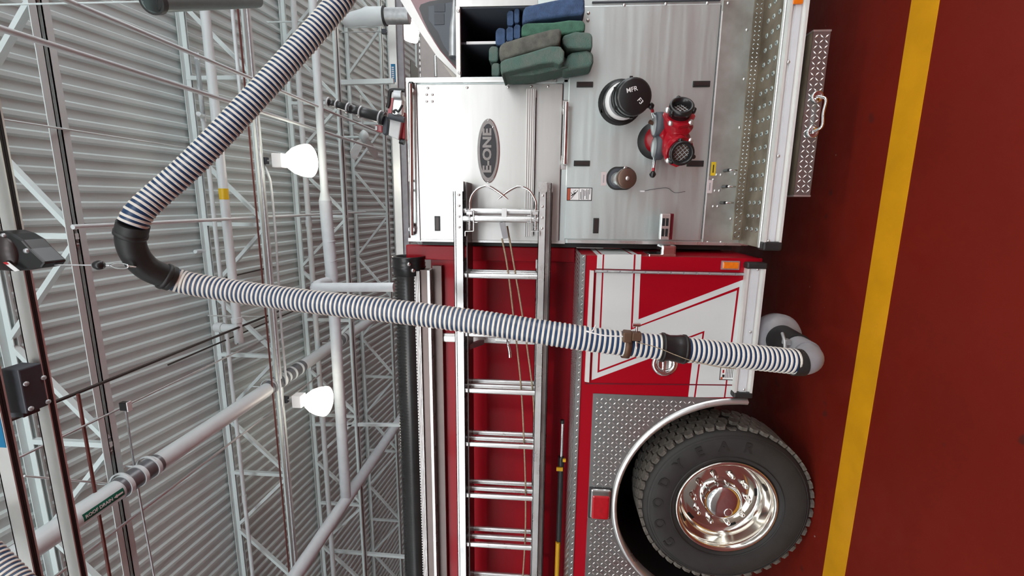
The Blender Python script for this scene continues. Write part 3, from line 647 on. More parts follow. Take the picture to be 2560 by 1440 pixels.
for row in range(4):
    for k in range(NB):
        t = 2*math.pi*(k+.5*(row % 2))/NB; d = Vector((math.cos(t), 0, math.sin(t))); tn = Vector((-math.sin(t), 0, math.cos(t)))
        o = inst('tread_block', hm, wh, WC+d*.494+Vector((0, .040+row*.059, 0)), Matrix((tn, Vector((0, 1, 0)), -tn.cross(Vector((0, 1, 0))) if (tn.cross(Vector((0, 1, 0)))).dot(d) < 0 else tn.cross(Vector((0, 1, 0))))).transposed())
for k, ch in enumerate('GOODYEAR'):                   # moulded maker's name round the sidewall
    t = R(128-20*k); d = Vector((math.cos(t), 0, math.sin(t))); tx = Vector((math.sin(t), 0, -math.cos(t)))
    inst('sidewall_letter', textmesh(ch, .085, .0015, 'letters_tyre', .002), wh, WC+d*.405+Vector((0, -.0205, 0)), Matrix((tx, d, tx.cross(d))).transposed())
rm = MB().lathe(WC, (0, 1, 0), [(.288, .02), (.302, .004), (.300, -.012), (.288, -.016), (.275, -.004), (.268, .03), (.262, .07), (.252, .095), (.236, .115), (.222, .118), (.205, .112), (.15, .10), (.118, .10)], 72).build('wheel_rim', 'rim_alloy', ft, origin=WC, label='polished deep dish wheel rim')
MB().lathe(WC, (0, 1, 0), [(.120, .11), (.120, .085), (.114, .05), (.106, .03), (.085, .016), (.04, .010), (0, .009)], 48).build('hub_cap', 'chrome', rm, label='polished chrome hub cap')
MB().lathe(WC+Vector((-.045, .012, -.02)), (0, -1, 0), [(.026, -.006), (.026, .004), (.02, .006), (0, .006)], 20).build('hub_plug', 'chrome', rm)
for k in range(10):
    t = R(18+36*k); p = WC+Vector((.165*math.cos(t), .102, .165*math.sin(t)))
    MB().lathe(p, (0, -1, 0), [(.020, 0), (.018, .012), (.014, .04), (.010, .048), (0, .05)], 12).build('lug_nut', 'chrome', rm)
for k in range(5):
    t = R(-10+72*k); p = WC+Vector((.222*math.cos(t), .1165, .222*math.sin(t)))
    MB().lathe(p, (0, -1, 0), [(.028, -.004), (.026, .001), (0, .001)], 20).build('hand_hole', 'dark', rm)

# ---- upper body behind the ladder
MB().box((XL0, YU, ZT), (-.27, YF, 2.40)).build('upper_body', 'red_paint', ft, label='glossy red upper body behind the ladder')
fz = P(1420, 632, 2.93).z
MB().box((P(1200, 652, 2.93).x, 2.93, ZT), (P(1200, 615, 2.93).x, YU, P(1015, 630, 2.93).z)).build('body_flange', 'red_paint', ft, bevel=.008, label='red vertical flange at the body front edge')
MB().box((P(1200, 613, 2.9).x, 2.86, .52), (P(1200, 604, 2.80).x, 4.6, 2.42)).build('rubber_seal', 'black_rubber', ft, label='black rubber gap seal beside the pump house')
z0, z1 = P(1080, 1000, 2.86).z, P(1047, 1000, 2.86).z
MB().box((XL0, 2.855, z1-.028), (P(1060, 678, 2.86).x, 2.90, z1+.006)).build('trough_lip', 'alu', ft, label='bright ribbed aluminium hose trough edge')
for k in range(3): MB().box((XL0, 2.852, z1-.022+k*.010), (P(1060, 678, 2.86).x, 2.856, z1-.018+k*.010)).build('trough_rib', 'brown_trim', ft)
MB().box((XL0, 2.875, z1-.075), (P(1060, 676, 2.86).x, 2.96, z1-.028)).build('trough_face', 'brown_trim', ft)
MB().box((XL0, 2.86, z1-.095), (P(1060, 676, 2.86).x, 2.97, z1-.078)).build('trough_bead', 'alu', ft)
MB().box((XL0, 2.93, z1-.155), (P(1060, 668, 2.86).x, 2.98, z1-.095)).build('trough_base', 'brown_trim', ft)
# ladder bracket on the body side
xb0, xb1 = P(1250, 858, 2.96).x, P(1250, 838, 2.96).x
lb = MB().box((xb0, 2.955, ZT), (xb1, YU, P(1082, 845, 2.96).z)).build('ladder_bracket', 'alu_edge', ft, label='aluminium upright ladder bracket')
MB().box((xb0+.008, 2.950, ZT+.02), (xb1-.016, 2.956, P(1085, 845, 2.96).z)).build('bracket_channel', 'alu', lb)
MB().bar(P(1168, 868, 2.66), P(1205, 855, 2.9), .03, .03).build('bracket_hook', 'grey_paint', lb)
hp = P(1273, 862, 2.58)
MB().tube([P(1240, 850, 2.62), P(1275, 852, 2.60)], .012, 10).build('bracket_pin', 'chrome', lb)
MB().tube(smooth_path([P(1268, 850, 2.60), P(1270, 862, 2.57), P(1274, 880, 2.56), P(1275, 893, 2.56)], 5), [.006+.004*min(1, k/10) for k in range(16)], 10).build('locking_handle', 'chrome', lb, label='chrome locking handle')

# ---- pump house
XPL, XM = P(1200, 604, YP).x, P(1152, 193, YP).x
ZPT = P(1021, 400, YP).z; ZC0 = P(1342, 100, YP).z; ZC1 = P(1146, 110, YP).z; XCR = P(1250, 16, YP).x
ZPB = .50
MB().box((XPL, YP, ZPB), (XM, 4.9, ZPT)).build('pump_house', 'stainless', ft, label='brushed stainless pump house')
MB().box((XM, YP, ZPB), (2.7, 4.9, ZC0)).build('pump_house', 'stainless', ft)
MB().box((XCR, YP-.006, ZC0), (2.7, 4.9, ZC1+.01)).build('crosslay_end', 'stainless_bright', ft, label='bright stainless panel beside the hose bay')
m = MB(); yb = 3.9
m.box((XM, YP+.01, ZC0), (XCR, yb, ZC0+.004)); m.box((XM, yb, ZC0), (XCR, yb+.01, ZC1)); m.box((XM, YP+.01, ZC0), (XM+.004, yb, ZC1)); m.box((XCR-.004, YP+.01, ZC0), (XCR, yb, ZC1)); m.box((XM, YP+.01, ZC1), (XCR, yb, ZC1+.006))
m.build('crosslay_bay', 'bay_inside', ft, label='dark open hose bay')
fb = MB().box((XM-.01, YP-.012, ZC1-.012), (XCR, YP+.02, ZC1+.012)).build('bay_frame', 'alu_edge', ft, label='worn pale frame over the hose bay')
rivets(fb, [(1146, 27), (1149, 182)], YP-.012, 1.4)
xd = P(1200, 114, YP+.1).x
dv = MB().box((xd-.006, YP+.06, ZC0), (xd+.006, yb, ZC1)).build('bay_divider', 'bay_inside', ft)
MB().box((xd-.007, YP+.05, P(1290, 114, YP+.05).z), (xd+.007, YP+.062, P(1166, 114, YP+.05).z)).build('divider_edge', 'white_label', dv)
# frame, doors, strips
plate('panel_frame', 'stainless_bright', 1019, 196, 1345, 208, YP, .02, label='stainless frame rail beside the hose bay')
plate('panel_frame', 'stainless', 1346, 185, 1420, 206, YP, .006)
hg2 = plate('panel_hinge', 'alu', 1056, 203, 1390, 208, YP, .024)
ed = plate('upper_door', 'stainless_bright', 1047, 211, 1402, 601, YP, .014, bevel=.004, label='bright upper pump panel door with oval emblem')
plate('door_edge', 'alu', 1039, 211, 1047, 601, YP, .022)
plate('panel_frame', 'alu', 1022, 598, 1412, 606, YP, .010)
plate('panel_joint', 'grey_dark', 1402.6, 206, 1404, 604, YP, .004)
plate('panel_frame', 'stainless', 1405, 200, 1417, 604, YP, .006)
rp_ = plate('main_panel', 'stainless', 1419, 14, 1776, 600, YP, .010, bevel=.004, label='large brushed stainless pump operator panel')
plate('panel_joint', 'alu_edge', 1778, 30, 1781, 596, YP, .012)
plate('panel_joint', 'grey_dark', 1776.2, 14, 1778, 598, YP, .003)
kp = plate('kick_panel', 'stainless_dirty', 1782, 2, 1868, 606, YP, .007, label='lower stainless kick panel above the step')
plate('panel_frame', 'alu', 1418, 603, 1868, 610, YP, .012)
plate('panel_joint', 'grey_dark', 1480, 2.5, 1800, 5.5, YP, .012)
rivets(ed, [(1070, 220), (1168, 219), (1270, 218), (1328, 216), (1370, 216), (1067, 236.5), (1081, 236.5), (1067, 253.5), (1081, 253.5), (1033, 452), (1033, 476)], YP-.014)
rivets(rp_, [(1560, 13), (1664, 10), (1768, 8), (1471, 33), (1470, 51)], YP-.010, 1.15)
rivets(kp, [(1820, 8), (1871-4, 75), (1860, 198), (1849, 319), (1791, 437), (1802, 437), (1838, 435), (1787, 477), (1798, 477), (1783, 516), (1794, 516), (1827, 547), (1769, 606), (1802, 606), (1783, 449)], YP-.007)
for x0, y0, x1, y1 in ((1441, 206, 1482, 220), (1730, 204, 1773, 219), (1434, 402, 1474, 416), (1715, 402, 1757, 417), (1482, 545, 1496, 583), (1088, 540, 1102, 577)):
    sl = plate('push_latch', 'black_rubber', x0, y0, x1, y1, YP, .018, bevel=.002, label='black slam latch')
    plate('latch_face', 'anodised', x0+3, y0+3, x1-3, y1-3, YP, .021, parent=sl)
# ribbed alu ladder wear strip on the upper door
ws = plate('wear_strip', 'alu_edge', 1314, 227, 1336, 590, YP, .045, label='ribbed aluminium wear strip')
for k in range(4): plate('strip_groove', 'brown_trim', 1317+k*5.2, 227, 1318.4+k*5.2, 590, YP, .0458, parent=ws)
plate('strip_spacer', 'grey_dark', 1325, 246, 1338, 586, YP, .02)
# handrails
def grab(px0, px1, Y, out_, label, r_=.014):
    a, b_ = P(*px0, Y-out_), P(*px1, Y-out_)
    h = MB().tube([a, b_], r_, 16).build('grab_rail', 'chrome', ft, label=label)
    for p in (a.lerp(b_, .04), a.lerp(b_, .96)):
        MB().tube([p+Vector((0, -.004, 0)), Vector((p.x, Y, p.z))], .018, 14).build('rail_stanchion', 'alu', h)
        MB().box((p.x-.04, Y-.008, p.z-.02), (p.x+.04, Y, p.z+.02)).build('stanchion_base', 'alu', h, bevel=.004)
    return h
grab((1416, 256), (1411, 410), YP, .07, 'polished grab handle in the panel middle')
grab((1026, 210), (1029, 588), YP, .06, 'long chrome handrail on the panel top edge')
for y in (224, 572): plate('rail_bracket', 'black_gloss', 1027, y-15, 1039, y+15, YP, .05, bevel=.006, label='black handrail bracket')
# emblem
ec = P(1221, 378, YP-.014); EA, EB = (P(1221, 297, YP-.014).x-P(1221, 459, YP-.014).x)/2, (P(1193, 378, YP-.014).z-P(1249, 378, YP-.014).z)/2
def ell(a, b_, y, n=48): return [ec+Vector((a*math.cos(2*math.pi*k/n), y, b_*math.sin(2*math.pi*k/n))) for k in range(n)]
em = MB().prism(ell(EA, EB, 0), (0, -.010, 0)).build('emblem', 'chrome', ft, bevel=.004, label='oval chrome E-ONE emblem')
MB().prism(ell(EA*.83, EB*.75, -.010), (0, -.0015, 0)).build('emblem_field', 'emblem_black', em)
tm = textmesh('E-ONE', .1, .0015, 'chrome', .004); wv = max(v.co.x for v in tm.vertices)-min(v.co.x for v in tm.vertices); hv = max(v.co.y for v in tm.vertices)-min(v.co.y for v in tm.vertices)
o = inst('emblem_lettering', tm, em, ec+Vector((0, -.0125, .004)), (R(90), 0, 0)); o.scale = (EA*1.36/wv, EB*.80/hv, 1)
MB().lathe(ec+Vector((EA*.72, -.0115, -EB*.42)), (0, -1, 0), [(.006, 0), (.006, .002), (0, .002)], 10).build('emblem_dot', 'chrome', em)
for s in (-1, 1): MB().lathe(ec+Vector((s*EA*.93, -.010, 0)), (0, -1, 0), [(.005, 0), (.004, .002), (0, .003)], 10).build('emblem_rivet', 'alu', em)
# warning label
wl = plate('warning_label', 'print_black', 1417, 469, 1480, 502, YP-.010, .002, label='white warning label with falling figure and orange bar')
Yw = YP-.010
plate('label_paper', 'white_label', 1426, 471, 1447, 500, Yw, .0026, parent=wl); plate('label_paper', 'white_label', 1448, 471, 1478, 500, Yw, .0026, parent=wl); plate('label_band', 'orange_label', 1418.5, 471, 1425, 500, Yw, .0026, parent=wl)
for k, (y0, y1) in enumerate([(480, 498), (473, 499), (474, 499), (476, 490), (473, 498), (474, 499), (472, 486)]): plate('label_text', 'print_black', 1450+k*3.9, y0, 1451.6+k*3.9, y1, Yw, .0030, parent=wl)
for (x0, y0), (x1, y1), w in (((1427, 497), (1445, 476), 1.5), ((1428, 490), (1439, 481), 2.6), ((1433, 488), (1427, 481), 1.2), ((1436, 485), (1434, 479), 1.2), ((1434, 479), (1440, 475), 1.2)):
    MB().bar(P(x0, y0, Yw-.003), P(x1, y1, Yw-.003), w/430, .0006, (0, 1, 0)).build('label_figure', 'print_black', wl)
for x0, y0, x1, y1, m in ((1502.5, 247, 1515, 282, 'yellow_label'), (1503, 430, 1516, 464, 'pink_label'), (1777, 405, 1789, 439, 'yellow_label'), (1768, 450, 1781, 483, 'pink_label')):
    lb_ = plate('port_label', m, x0, y0, x1, y1, YP-.012, .002, label='small %s printed port label' % ('yellow' if 'yellow' in m else 'pale'))
    plate('label_print', 'print_black' if 'yellow' in m else 'grey_paint', x0+4.5, y0+7, x0+7.5, y1-7, YP-.012, .0025, parent=lb_)
# capped discharge
c0, c1 = P(1551, 256, YP-.01), P(1590, 239, 2.50); ax = (c1-c0).normalized()
dp = MB().lathe(c0+Vector((0, 0, 0)), (0, -1, 0), [(.125, 0), (.125, .004), (.0, .004)], 40).build('discharge_opening', 'black_rubber', ft, label='dark round opening round the capped discharge')
L = (c1-c0).length
MB().tube([c0+ax*.02, c0+ax*(L*.62)], .083, 32).build('discharge_pipe', 'grey_paint', dp, label='pale grey discharge elbow')
MB().lathe(c0+ax*.045, ax, [(.083, -.02), (.098, -.018), (.100, .012), (.083, .02)], 36).build('discharge_collar', 'white_label', dp)
MB().lathe(c0+ax*.0, ax, [(.112, -.01), (.112, .02), (.095, .024)], 36).build('discharge_gland', 'black_gloss', dp)
cap = MB().lathe(c0+ax*(L*.52), ax, [(.082, 0), (.096, .002), (.096, .02), (.088, .024), (.088, .038), (.097, .042), (.097, .058), (.089, .062), (.089, .076), (.095, .08), (.092, .10), (.080, .108), (0, .108)], 36).build('discharge_cap', 'black_gloss', dp, label='black ribbed hose cap with hand painted letters')
tcap = c0+ax*(L*.52+.109); vx_ = (Vector((.25, 0, -1))-ax*Vector((.25, 0, -1)).dot(ax)).normalized(); vy_ = ax.cross(vx_)
for tx_, off in (('MFR', vy_*.034+vx_*-.008), ('F3', vy_*-.03+vx_*.025)):
    inst('cap_lettering', textmesh(tx_, .032, .0004, 'white_label', .0003), cap, tcap+off, Matrix((vx_ if tx_ == 'MFR' else (vx_*.5-vy_*.85).normalized(), ax.cross(vx_ if tx_ == 'MFR' else (vx_*.5-vy_*.85).normalized()), ax)).transposed())
for k in range(6):
    t = R(60*k+20); e = vx_*math.cos(t)+vy_*math.sin(t); MB().box(Vector((0, 0, 0))+c0+ax*(L*.52+.05)+e*.096-Vector((.008, .008, .008)), c0+ax*(L*.52+.05)+e*.096+Vector((.008, .008, .008))).build('cap_lug', 'black_gloss', cap)
# red two way valve
sv = MB().lathe(P(1640, 352, YP-.010), (0, -1, 0), [(.105, 0), (.105, .003), (0, .003)], 36).build('siamese_opening', 'black_rubber', ft, label='dark opening behind the red siamese')
V = lambda x, y, Y: P(x, y, Y)
b0 = MB().tube([V(1640, 350, YP), V(1662, 347, 2.70), V(1690, 340, 2.62)], [.075, .075, .085], 24).build('siamese_body', 'red_cast', ft, label='red cast siamese valve body')
MB().tube(smooth_path([V(1700, 332, 2.64), V(1690, 312, 2.62), V(1693, 298, 2.60), V(1697, 286, 2.58)], 4), .074, 24).build('siamese_arm', 'red_cast', b0)
MB().tube(smooth_path([V(1690, 340, 2.64), V(1685, 360, 2.62), V(1692, 374, 2.58), V(1698, 379, 2.56)], 4), .074, 24).build('siamese_arm', 'red_cast', b0)
MB().tube([V(1650, 310, 2.66), V(1690, 312, 2.64)], .062, 20).build('valve_barrel', 'red_cast', b0); MB().tube([V(1652, 367, 2.66), V(1690, 366, 2.64)], .062, 20).build('valve_barrel', 'red_cast', b0)
for (xa, ya, Ya), (xb, yb_, Yb) in (((1697, 290, 2.585), (1702, 273, 2.55)), ((1696, 378, 2.56), (1706, 384, 2.49))):
    a, b_ = V(xa, ya, Ya), V(xb, yb_, Yb); d = (b_-a).normalized()
    MB().lathe(a, d, [(.075, -.012), (.082, -.01), (.082, .006), (.06, .01)], 8, smooth=False).build('siamese_flange', 'red_cast', b0)
    co = MB().lathe(a, d, [(.055, 0), (.055, .035), (.062, .04), (.062, .07), (.056, .075), (.046, .072), (.044, .03)], 28).build('swivel_coupling', 'black_gloss', b0, label='black swivel hose coupling')
    MB().lathe(a+d*.03, d, [(.045, 0), (0, .0)], 24).build('coupling_screen', 'bronze_cap', co)
    for k in range(5):
        e = d.orthogonal().normalized(); g_ = d.cross(e); s = (k-2)*.016
        MB().tube([a+d*.034+e*s-g_*math.sqrt(.043**2-s*s), a+d*.034+e*s+g_*math.sqrt(.043**2-s*s)], .002, 6).build('screen_bar', 'galv', co)
        MB().tube([a+d*.034+g_*s-e*math.sqrt(.043**2-s*s), a+d*.034+g_*s+e*math.sqrt(.043**2-s*s)], .002, 6).build('screen_bar', 'galv', co)
    for k in range(3):
        t = R(120*k+30); e = d.orthogonal().normalized(); g_ = d.cross(e); p = a+d*.055+(e*math.cos(t)+g_*math.sin(t))*.064
        MB().lathe(p-d*.014, d, [(0, 0), (.011, .002), (.011, .026), (0, .028)], 10).build('coupling_lug', 'black_gloss', co)
rivets(b0, [(1677, 308), (1679, 357), (1669, 276), (1727, 306), (1670, 402), (1726, 352)], 2.545, 2.0)
for x, y in ((1652, 313), (1652, 368)):
    a = V(x, y, 2.655); MB().lathe(a+Vector((0, 0, .036)), (0, 0, -1), [(0, 0), (.060, 0), (.068, .005), (.068, .04), (.062, .046), (0, .046)], 24).build('valve_disc', 'grey_dark', b0, label='dark blue grey valve collar')
    MB().lathe(a+Vector((0, 0, .050)), (0, 0, -1), [(0, 0), (.022, .0), (.050, .008), (.056, .016)], 24).build('valve_gland', 'galv', b0)
for a, b_ in ((V(1637, 300, 2.66), V(1628, 268, 2.60)), (V(1638, 388, 2.66), V(1632, 433, 2.60))):
    hd = MB().tube([a, b_], .008, 12).build('valve_handle', 'chrome', b0, label='chrome valve lever with black ball')
    e = (b_-a).normalized(); MB().tube([b_-e*.03, b_-e*.008], .0088, 12).build('handle_ring', 'red_cast', hd)
    MB().lathe(b_+e*.008, e, [(0, -.018), (.012, -.014), (.018, 0), (.012, .014), (0, .018)], 16).build('handle_ball', 'black_gloss', hd)
MB().tube([V(1640, 313, 2.64), V(1624, 304, 2.62)], [.009, .011], 10).build('drain_valve', 'bronze', b0)
# small capped outlet in an oval recess
oc = P(1552, 446, YP-.01)
ov = [oc+Vector(((.050 if True else 0)*math.sin(t)*1.36, 0, .0)) for t in ()]
pts = []
for k in range(40):
    t = 2*math.pi*k/40; pts.append(oc+Vector((.066*math.cos(t), 0, .060*math.sin(t)+(.024 if math.sin(t) > 0 else -.024))))
o1 = MB().prism(pts, (0, -.004, 0)).build('outlet_recess', 'black_rubber', ft, label='dark oval recess')
MB().prism([oc+(p-oc)*.86+Vector((0, -.004, 0)) for p in pts], (0, -.001, 0)).build('recess_plate', 'grey_dark', o1)
a, b_ = P(1543, 448, YP-.01), P(1566, 446, 2.64)
MB().tube([a, b_], .040, 24).build('outlet_pipe', 'alu', o1); e = (b_-a).normalized()
MB().lathe(b_-e*.02, e, [(.042, 0), (.056, .004), (.056, .03), (.05, .036), (0, .036)], 24).build('outlet_cap', 'bronze_cap', o1, label='worn bronze outlet cap')
MB().lathe(b_+e*.016, e, [(.012, 0), (.010, .004), (0, .005)], 12).build('cap_centre', 'alu', o1)
MB().bar(a.lerp(b_, .3)+Vector((.02, 0, 0)), a.lerp(b_, .9)+Vector((.058, 0, 0)), .018, .012).build('cap_strap', 'alu', o1)
MB().tube(smooth_path([P(1606, 478, YP-.014), P(1640, 472, YP-.02), P(1668, 470, YP-.02), P(1680, 478, YP-.02), P(1690, 482, YP-.02), P(1713, 479, YP-.02)], 5), .0015, 6).build('cap_chain', 'grey_dark', ft, label='thin loose cap cable')
MB().box(P(1600, 480, YP-.02), P(1611, 476, YP-.01)).build('chain_tag', 'white_label', ft)
for x, y in ((1822, 427), (1818, 467), (1813, 507)):     # drain pull rings
    a = P(x, y, YP-.01)
    MB().tube([a+Vector((0, 0, .024)), a+Vector((0, -.05, .02))], .009, 10).build('drain_stem', 'black_gloss', ft)
    MB().tube(smooth_path([a+Vector((0, -.005, .022)), a+Vector((0, -.04, .02)), a+Vector((0, -.05, -.005)), a+Vector((0, -.04, -.028)), a+Vector((0, -.005, -.03))], 5), .005, 10).build('drain_ring', 'chrome', ft, label='chrome drain pull ring')
# fold down step on the body corner
fs = MB().box((XR-.002, 2.585, P(1690, 620, 2.6).z), (XR+.06, 2.70, P(1652, 620, 2.6).z)).build('fold_step_bracket', 'chrome', ft, bevel=.012, label='chrome folding step bracket')
MB().box((XR-.004, 2.56, P(1690, 630, 2.57).z), (XR+.012, 2.72, P(1622, 630, 2.57).z)).build('step_base', 'chrome', fs, bevel=.004)
sx0, sx1 = P(1660, 600, 2.6).x, P(1660, 534, 2.6).x
sp = MB().box((sx0, 2.60, P(1676, 565, 2.6).z), (sx1, 2.63, P(1651, 565, 2.6).z)).build('step_tread', 'alu', fs, bevel=.006)
MB().box((sx0, 2.63, P(1687, 565, 2.6).z), (sx1, 2.70, P(1676, 565, 2.6).z+.004)).build('step_side', 'maroon', fs, bevel=.004)
for k in range(2):
    for j in range(2):
        xx = sx0+.02+j*(sx1-sx0-.03)/2; zz = P(1655+k*9, 565, 2.6).z
        MB().box((xx, 2.597, zz-.014), (xx+(sx1-sx0)/2-.03, 2.601, zz)).build('step_slot', 'dark', fs)

# ---- running board and pull out step
XS0 = P(1880, 615, 2.6).x; ZS = .515; YS = 2.50
rb = MB().box((XS0, YS, ZS-.03), (2.7, YP, ZS)).build('running_board', 'step_plate', ft, label='worn grip plate running board')
MB().box((XS0+.02, YP-.022, ZS), (2.7, YP, ZS+.045)).build('board_upstand', 'step_plate', rb, label='tread plate upstand')
MB().tube([(XS0, YS+.012, ZS), (2.7, YS+.012, ZS)], .010, 10).build('board_edge', 'tread_raised', rb)
lozenges('upstand_diamonds', None, (XS0+.04, YP-.022, ZS+.012), (1, 0, 0), (0, 0, 1), (0, -1, 0), 1.5, .03, .022, rb, m='tread_alu', L=.02)
dimm = MB().lathe((0, 0, 0), (0, 0, 1), [(.0125, 0), (.010, .004), (.007, .005), (.006, .001), (.0, .001)], 14).mesh('grip_dimple', (0, 0, 0), 'tread_alu')
dimd = MB().lathe((0, 0, 0), (0, 0, 1), [(.0062, 0), (0, 0)], 12).mesh('dimple_hole', (0, 0, 0), 'dark')
def dimples(parent, x0, x1, dx, ys, z):
    x = x0; k = 0
    while x < x1:
        for y in ys:
            o = inst('grip_dimple', dimm, parent, (x+(.0 if k else 0), y, z)); inst('dimple_hole', dimd, parent, (x, y, z+.0018))
        x += dx; k += 1
dimples(rb, XS0+.09, 1.35, .0715, (2.565, 2.625, 2.685), ZS)
zrb, zrt = P(1947, 610, YS-.01).z, ZS
rubrail(2.7, XS0+.03, YS-.005, zrb, zrt, ft)
MB().box((XS0-.012, YS-.04, zrb-.005), (XS0+.035, YS+.03, zrt+.004)).build('rub_rail_cap', 'black_rubber', ft, bevel=.01)
rivets(ft, [(1921, 603), (1946, 390), (1971, 155)], YS-.026, 1.1)
plate('marker_light', 'amber', 1981, -16, 2006, 12, YS-.026, .012, bevel=.003, label='amber marker lamp on the rub rail')
lo_, hi_ = wr(2008, 80, 2050, 488, 2.46, .0, .27)
lst = MB().box(lo_, hi_).build('lower_step', 'step_plate', ft, label='pull out tread plate step below the running board')
MB().box((lo_[0], lo_[1]-.004, lo_[2]), (hi_[0], lo_[1], hi_[2])).build('step_front', 'tread_alu', lst)
lozenges('step_diamonds', None, (lo_[0]+.02, lo_[1]-.004, lo_[2]+.014), (1, 0, 0), (0, 0, 1), (0, -1, 0), hi_[0]-lo_[0]-.03, hi_[2]-lo_[2]-.02, .024, lst)
for x in (lo_[0]-.008, hi_[0]): MB().box((x, lo_[1]-.006, lo_[2]-.002), (x+.008, hi_[1], hi_[2]+.002)).build('step_end', 'alu', lst)
dimples(lst, lo_[0]+.05, hi_[0]-.03, .082, (2.54,), hi_[2])
a, b_ = P(2043, 242, 2.45), P(2031, 330, 2.45)
for p in (a, b_): MB().lathe(p, (0, -1, 0), [(.028, 0), (.028, .006), (.022, .010), (.018, .007), (0, .007)], 20).build('handle_pad', 'chrome', lst)
MB().tube(smooth_path([a+Vector((0, -.01, 0)), a+Vector((-.02, -.04, -.02)), a.lerp(b_, .5)+Vector((0, -.035, -.02)), b_+Vector((.02, -.04, -.02)), b_+Vector((0, -.01, 0))], 5), .0065, 10).build('step_handle', 'chrome', lst, label='chrome pull handle')

# ---- cab roof and rear window rising behind the hose bay
YC = 3.05
ob = [(1148, 195), (1120, 168), (1093, 142), (1072, 112), (1050, 80), (1024, 38), (998, -4), (985, -30)]
ib = [(1008, -30), (1027, 0), (1048, 40), (1067, 75), (1085, 104), (1100, 127), (1122, 153), (1143, 177)]
ib2 = [(1025, -30), (1036, 0), (1054, 36), (1073, 74), (1091, 104), (1107, 128), (1126, 150), (1146, 171)]
MB().prism([P(x, y, YC) for x, y in ob+ib], (0, 1.9, 0)).build('cab_roof', 'alu_edge', ft, label='pale rounded cab roof edge')
MB().prism([P(x, y, YC+.002) for x, y in [(1151, 190), (1146, 190), (1143, 177)]+ib[::-1][1:]+[(1151, -30)]], (0, 1.8, 0)).build('cab_body', 'maroon', ft, label='dark red cab rear')
gp = [(1146, 172), (1126, 152), (1107, 131), (1091, 108), (1073, 80), (1058, 48), (1048, 22), (1052, 12), (1075, 4), (1150, -8), (1150, 172)]
gw = MB().prism([P(x, y, YC-.001) for x, y in gp], (0, -.004, 0)).build('cab_window', 'black_gloss', ft, label='dark cab rear side window')
MB().prism([P(x, y, YC-.006) for x, y in [(1150, 160), (1128, 142), (1108, 112), (1095, 80), (1072, 50), (1072, 16), (1150, 2)]], (0, -.002, 0)).build('window_pane', 'bay_inside', gw)
sp_ = MB().tube([P(1136, 2, YC-.02), P(1136, 40, YC-.02), P(1134, 70, YC-.02), P(1134, 142, YC-.02)], [.012, .018, .026, .03], 14).build('interior_bottle', 'galv', gw, label='silver air bottle behind the glass')
MB().box(P(1086, 30, YC-.008), P(1112, 8, YC-.012)).build('interior_panel', 'grey_dark', gw); MB().box(P(1086, 62, YC-.008), P(1110, 34, YC-.012)).build('interior_panel', 'grey_dark', gw)
MB().box(P(1026, 195, 3.3), P(1046, 172, 3.5)).build('roof_lamp', 'black_gloss', ft, bevel=.01)
a = P(1090, 192, 3.4); MB().tube([a, P(1088, 140, 3.4), P(1094, 136, 3.4)], .012, 10).build('roof_rail', 'alu', ft)

# ================================================================== THINGS CARRIED ON THE TRUCK
# ---- black suction hose in its trough
a, b_ = P(1022, 640, 2.93), Vector((XL0, 2.93, P(1022, 640, 2.93).z))
shz = thing('suction_hose', 'black corrugated hard suction hose lying in the trough along the truck top', 'hose', a)
path = [a+Vector((-.10-k*.0108, 0, 0)) for k in range(int((a.x-.10-XL0)/.0108))]
MB().tube(path, [.099 if k % 2 else .080 for k in range(len(path))], 28).build('corrugated_wall', 'suction_black', shz)
cm = MB().lathe(a, (-1, 0, 0), [(.090, .04), (.092, 0), (.108, 0), (.110, .01), (.104, .02), (.104, .065), (.110, .07), (.103, .078), (.101, .12), (.09, .125)], 40).build('hose_coupling', 'black_gloss', shz, label='smooth black end coupling')
MB().lathe(a+Vector((-.05, 0, 0)), (1, 0, 0), [(.09, 0), (0, 0)], 32).build('coupling_bore', 'dark', cm)
for dz, dx in ((-.03, -.04), (-.055, -.08)): MB().lathe(a+Vector((dx, -.098, dz)), (0, -1, 0), [(.014, 0), (.014, .012), (.008, .018), (0, .02)], 10).build('coupling_latch', 'chrome', cm)

# ---- ladder hung on the truck side
XE = P(1250, 456, 2.6).x
la = thing('extension_ladder', 'aluminium extension ladder with roof hooks hung along the truck side', 'ladder', (-1.5, 2.65, 1.6))
zA0, zA1, zB0, zB1 = 2.112, 2.158, 1.645, 1.688
secs = [(2.595, zA0, zA1, zB0, zB1, XE, 'front'), (2.670, zA1-.012, zA1+.026, zB0-.034, zB0+.010, XE, 'middle'), (2.745, zA0-.01, zA1-.02, zB0+.01, zB1+.01, XE-.45, 'rear')]
rx = P(1250, 692, 2.6).x
for Yk, a0, a1, b0_, b1, xe, nm in secs:
    for z0, z1 in ((a0, a1), (b0_, b1)):
        rail = MB().box((XL0, Yk, z0), (xe, Yk+.006, z1)); rail.box((XL0, Yk, z0), (xe, Yk+.066, z0+.004)); rail.box((XL0, Yk, z1-.004), (xe, Yk+.066, z1)); rail.box((XL0, Yk+.06, z0), (xe, Yk+.066, z1))
        ro = rail.build('side_rail', 'alu', la, label='%s section side rail' % nm)
        MB().box((xe-.05, Yk-.002, z0-.002), (xe+.004, Yk+.068, z1+.002)).build('rail_end_cap', 'alu', ro)
        if nm == 'front':
            for k in range(4): inst('rail_rivet', rivm, ro, (xe-.07-.06*k, Yk-.001, (z0+z1)/2))
    x = rx
    while x > XL0+.1:
        rg = MB().tube([(x, Yk+.032, b0_+.01), (x, Yk+.032, a1-.01)], .0165, 14).build('rung', 'alu', la)
        x -= .3575
MB().box((XL0, 2.60, zA0-.022), (XE, 2.80, zA0-.016)).build('shaded_web', 'anodised', la)  # dark sheets along the rails: inner-side shadow put into their colour
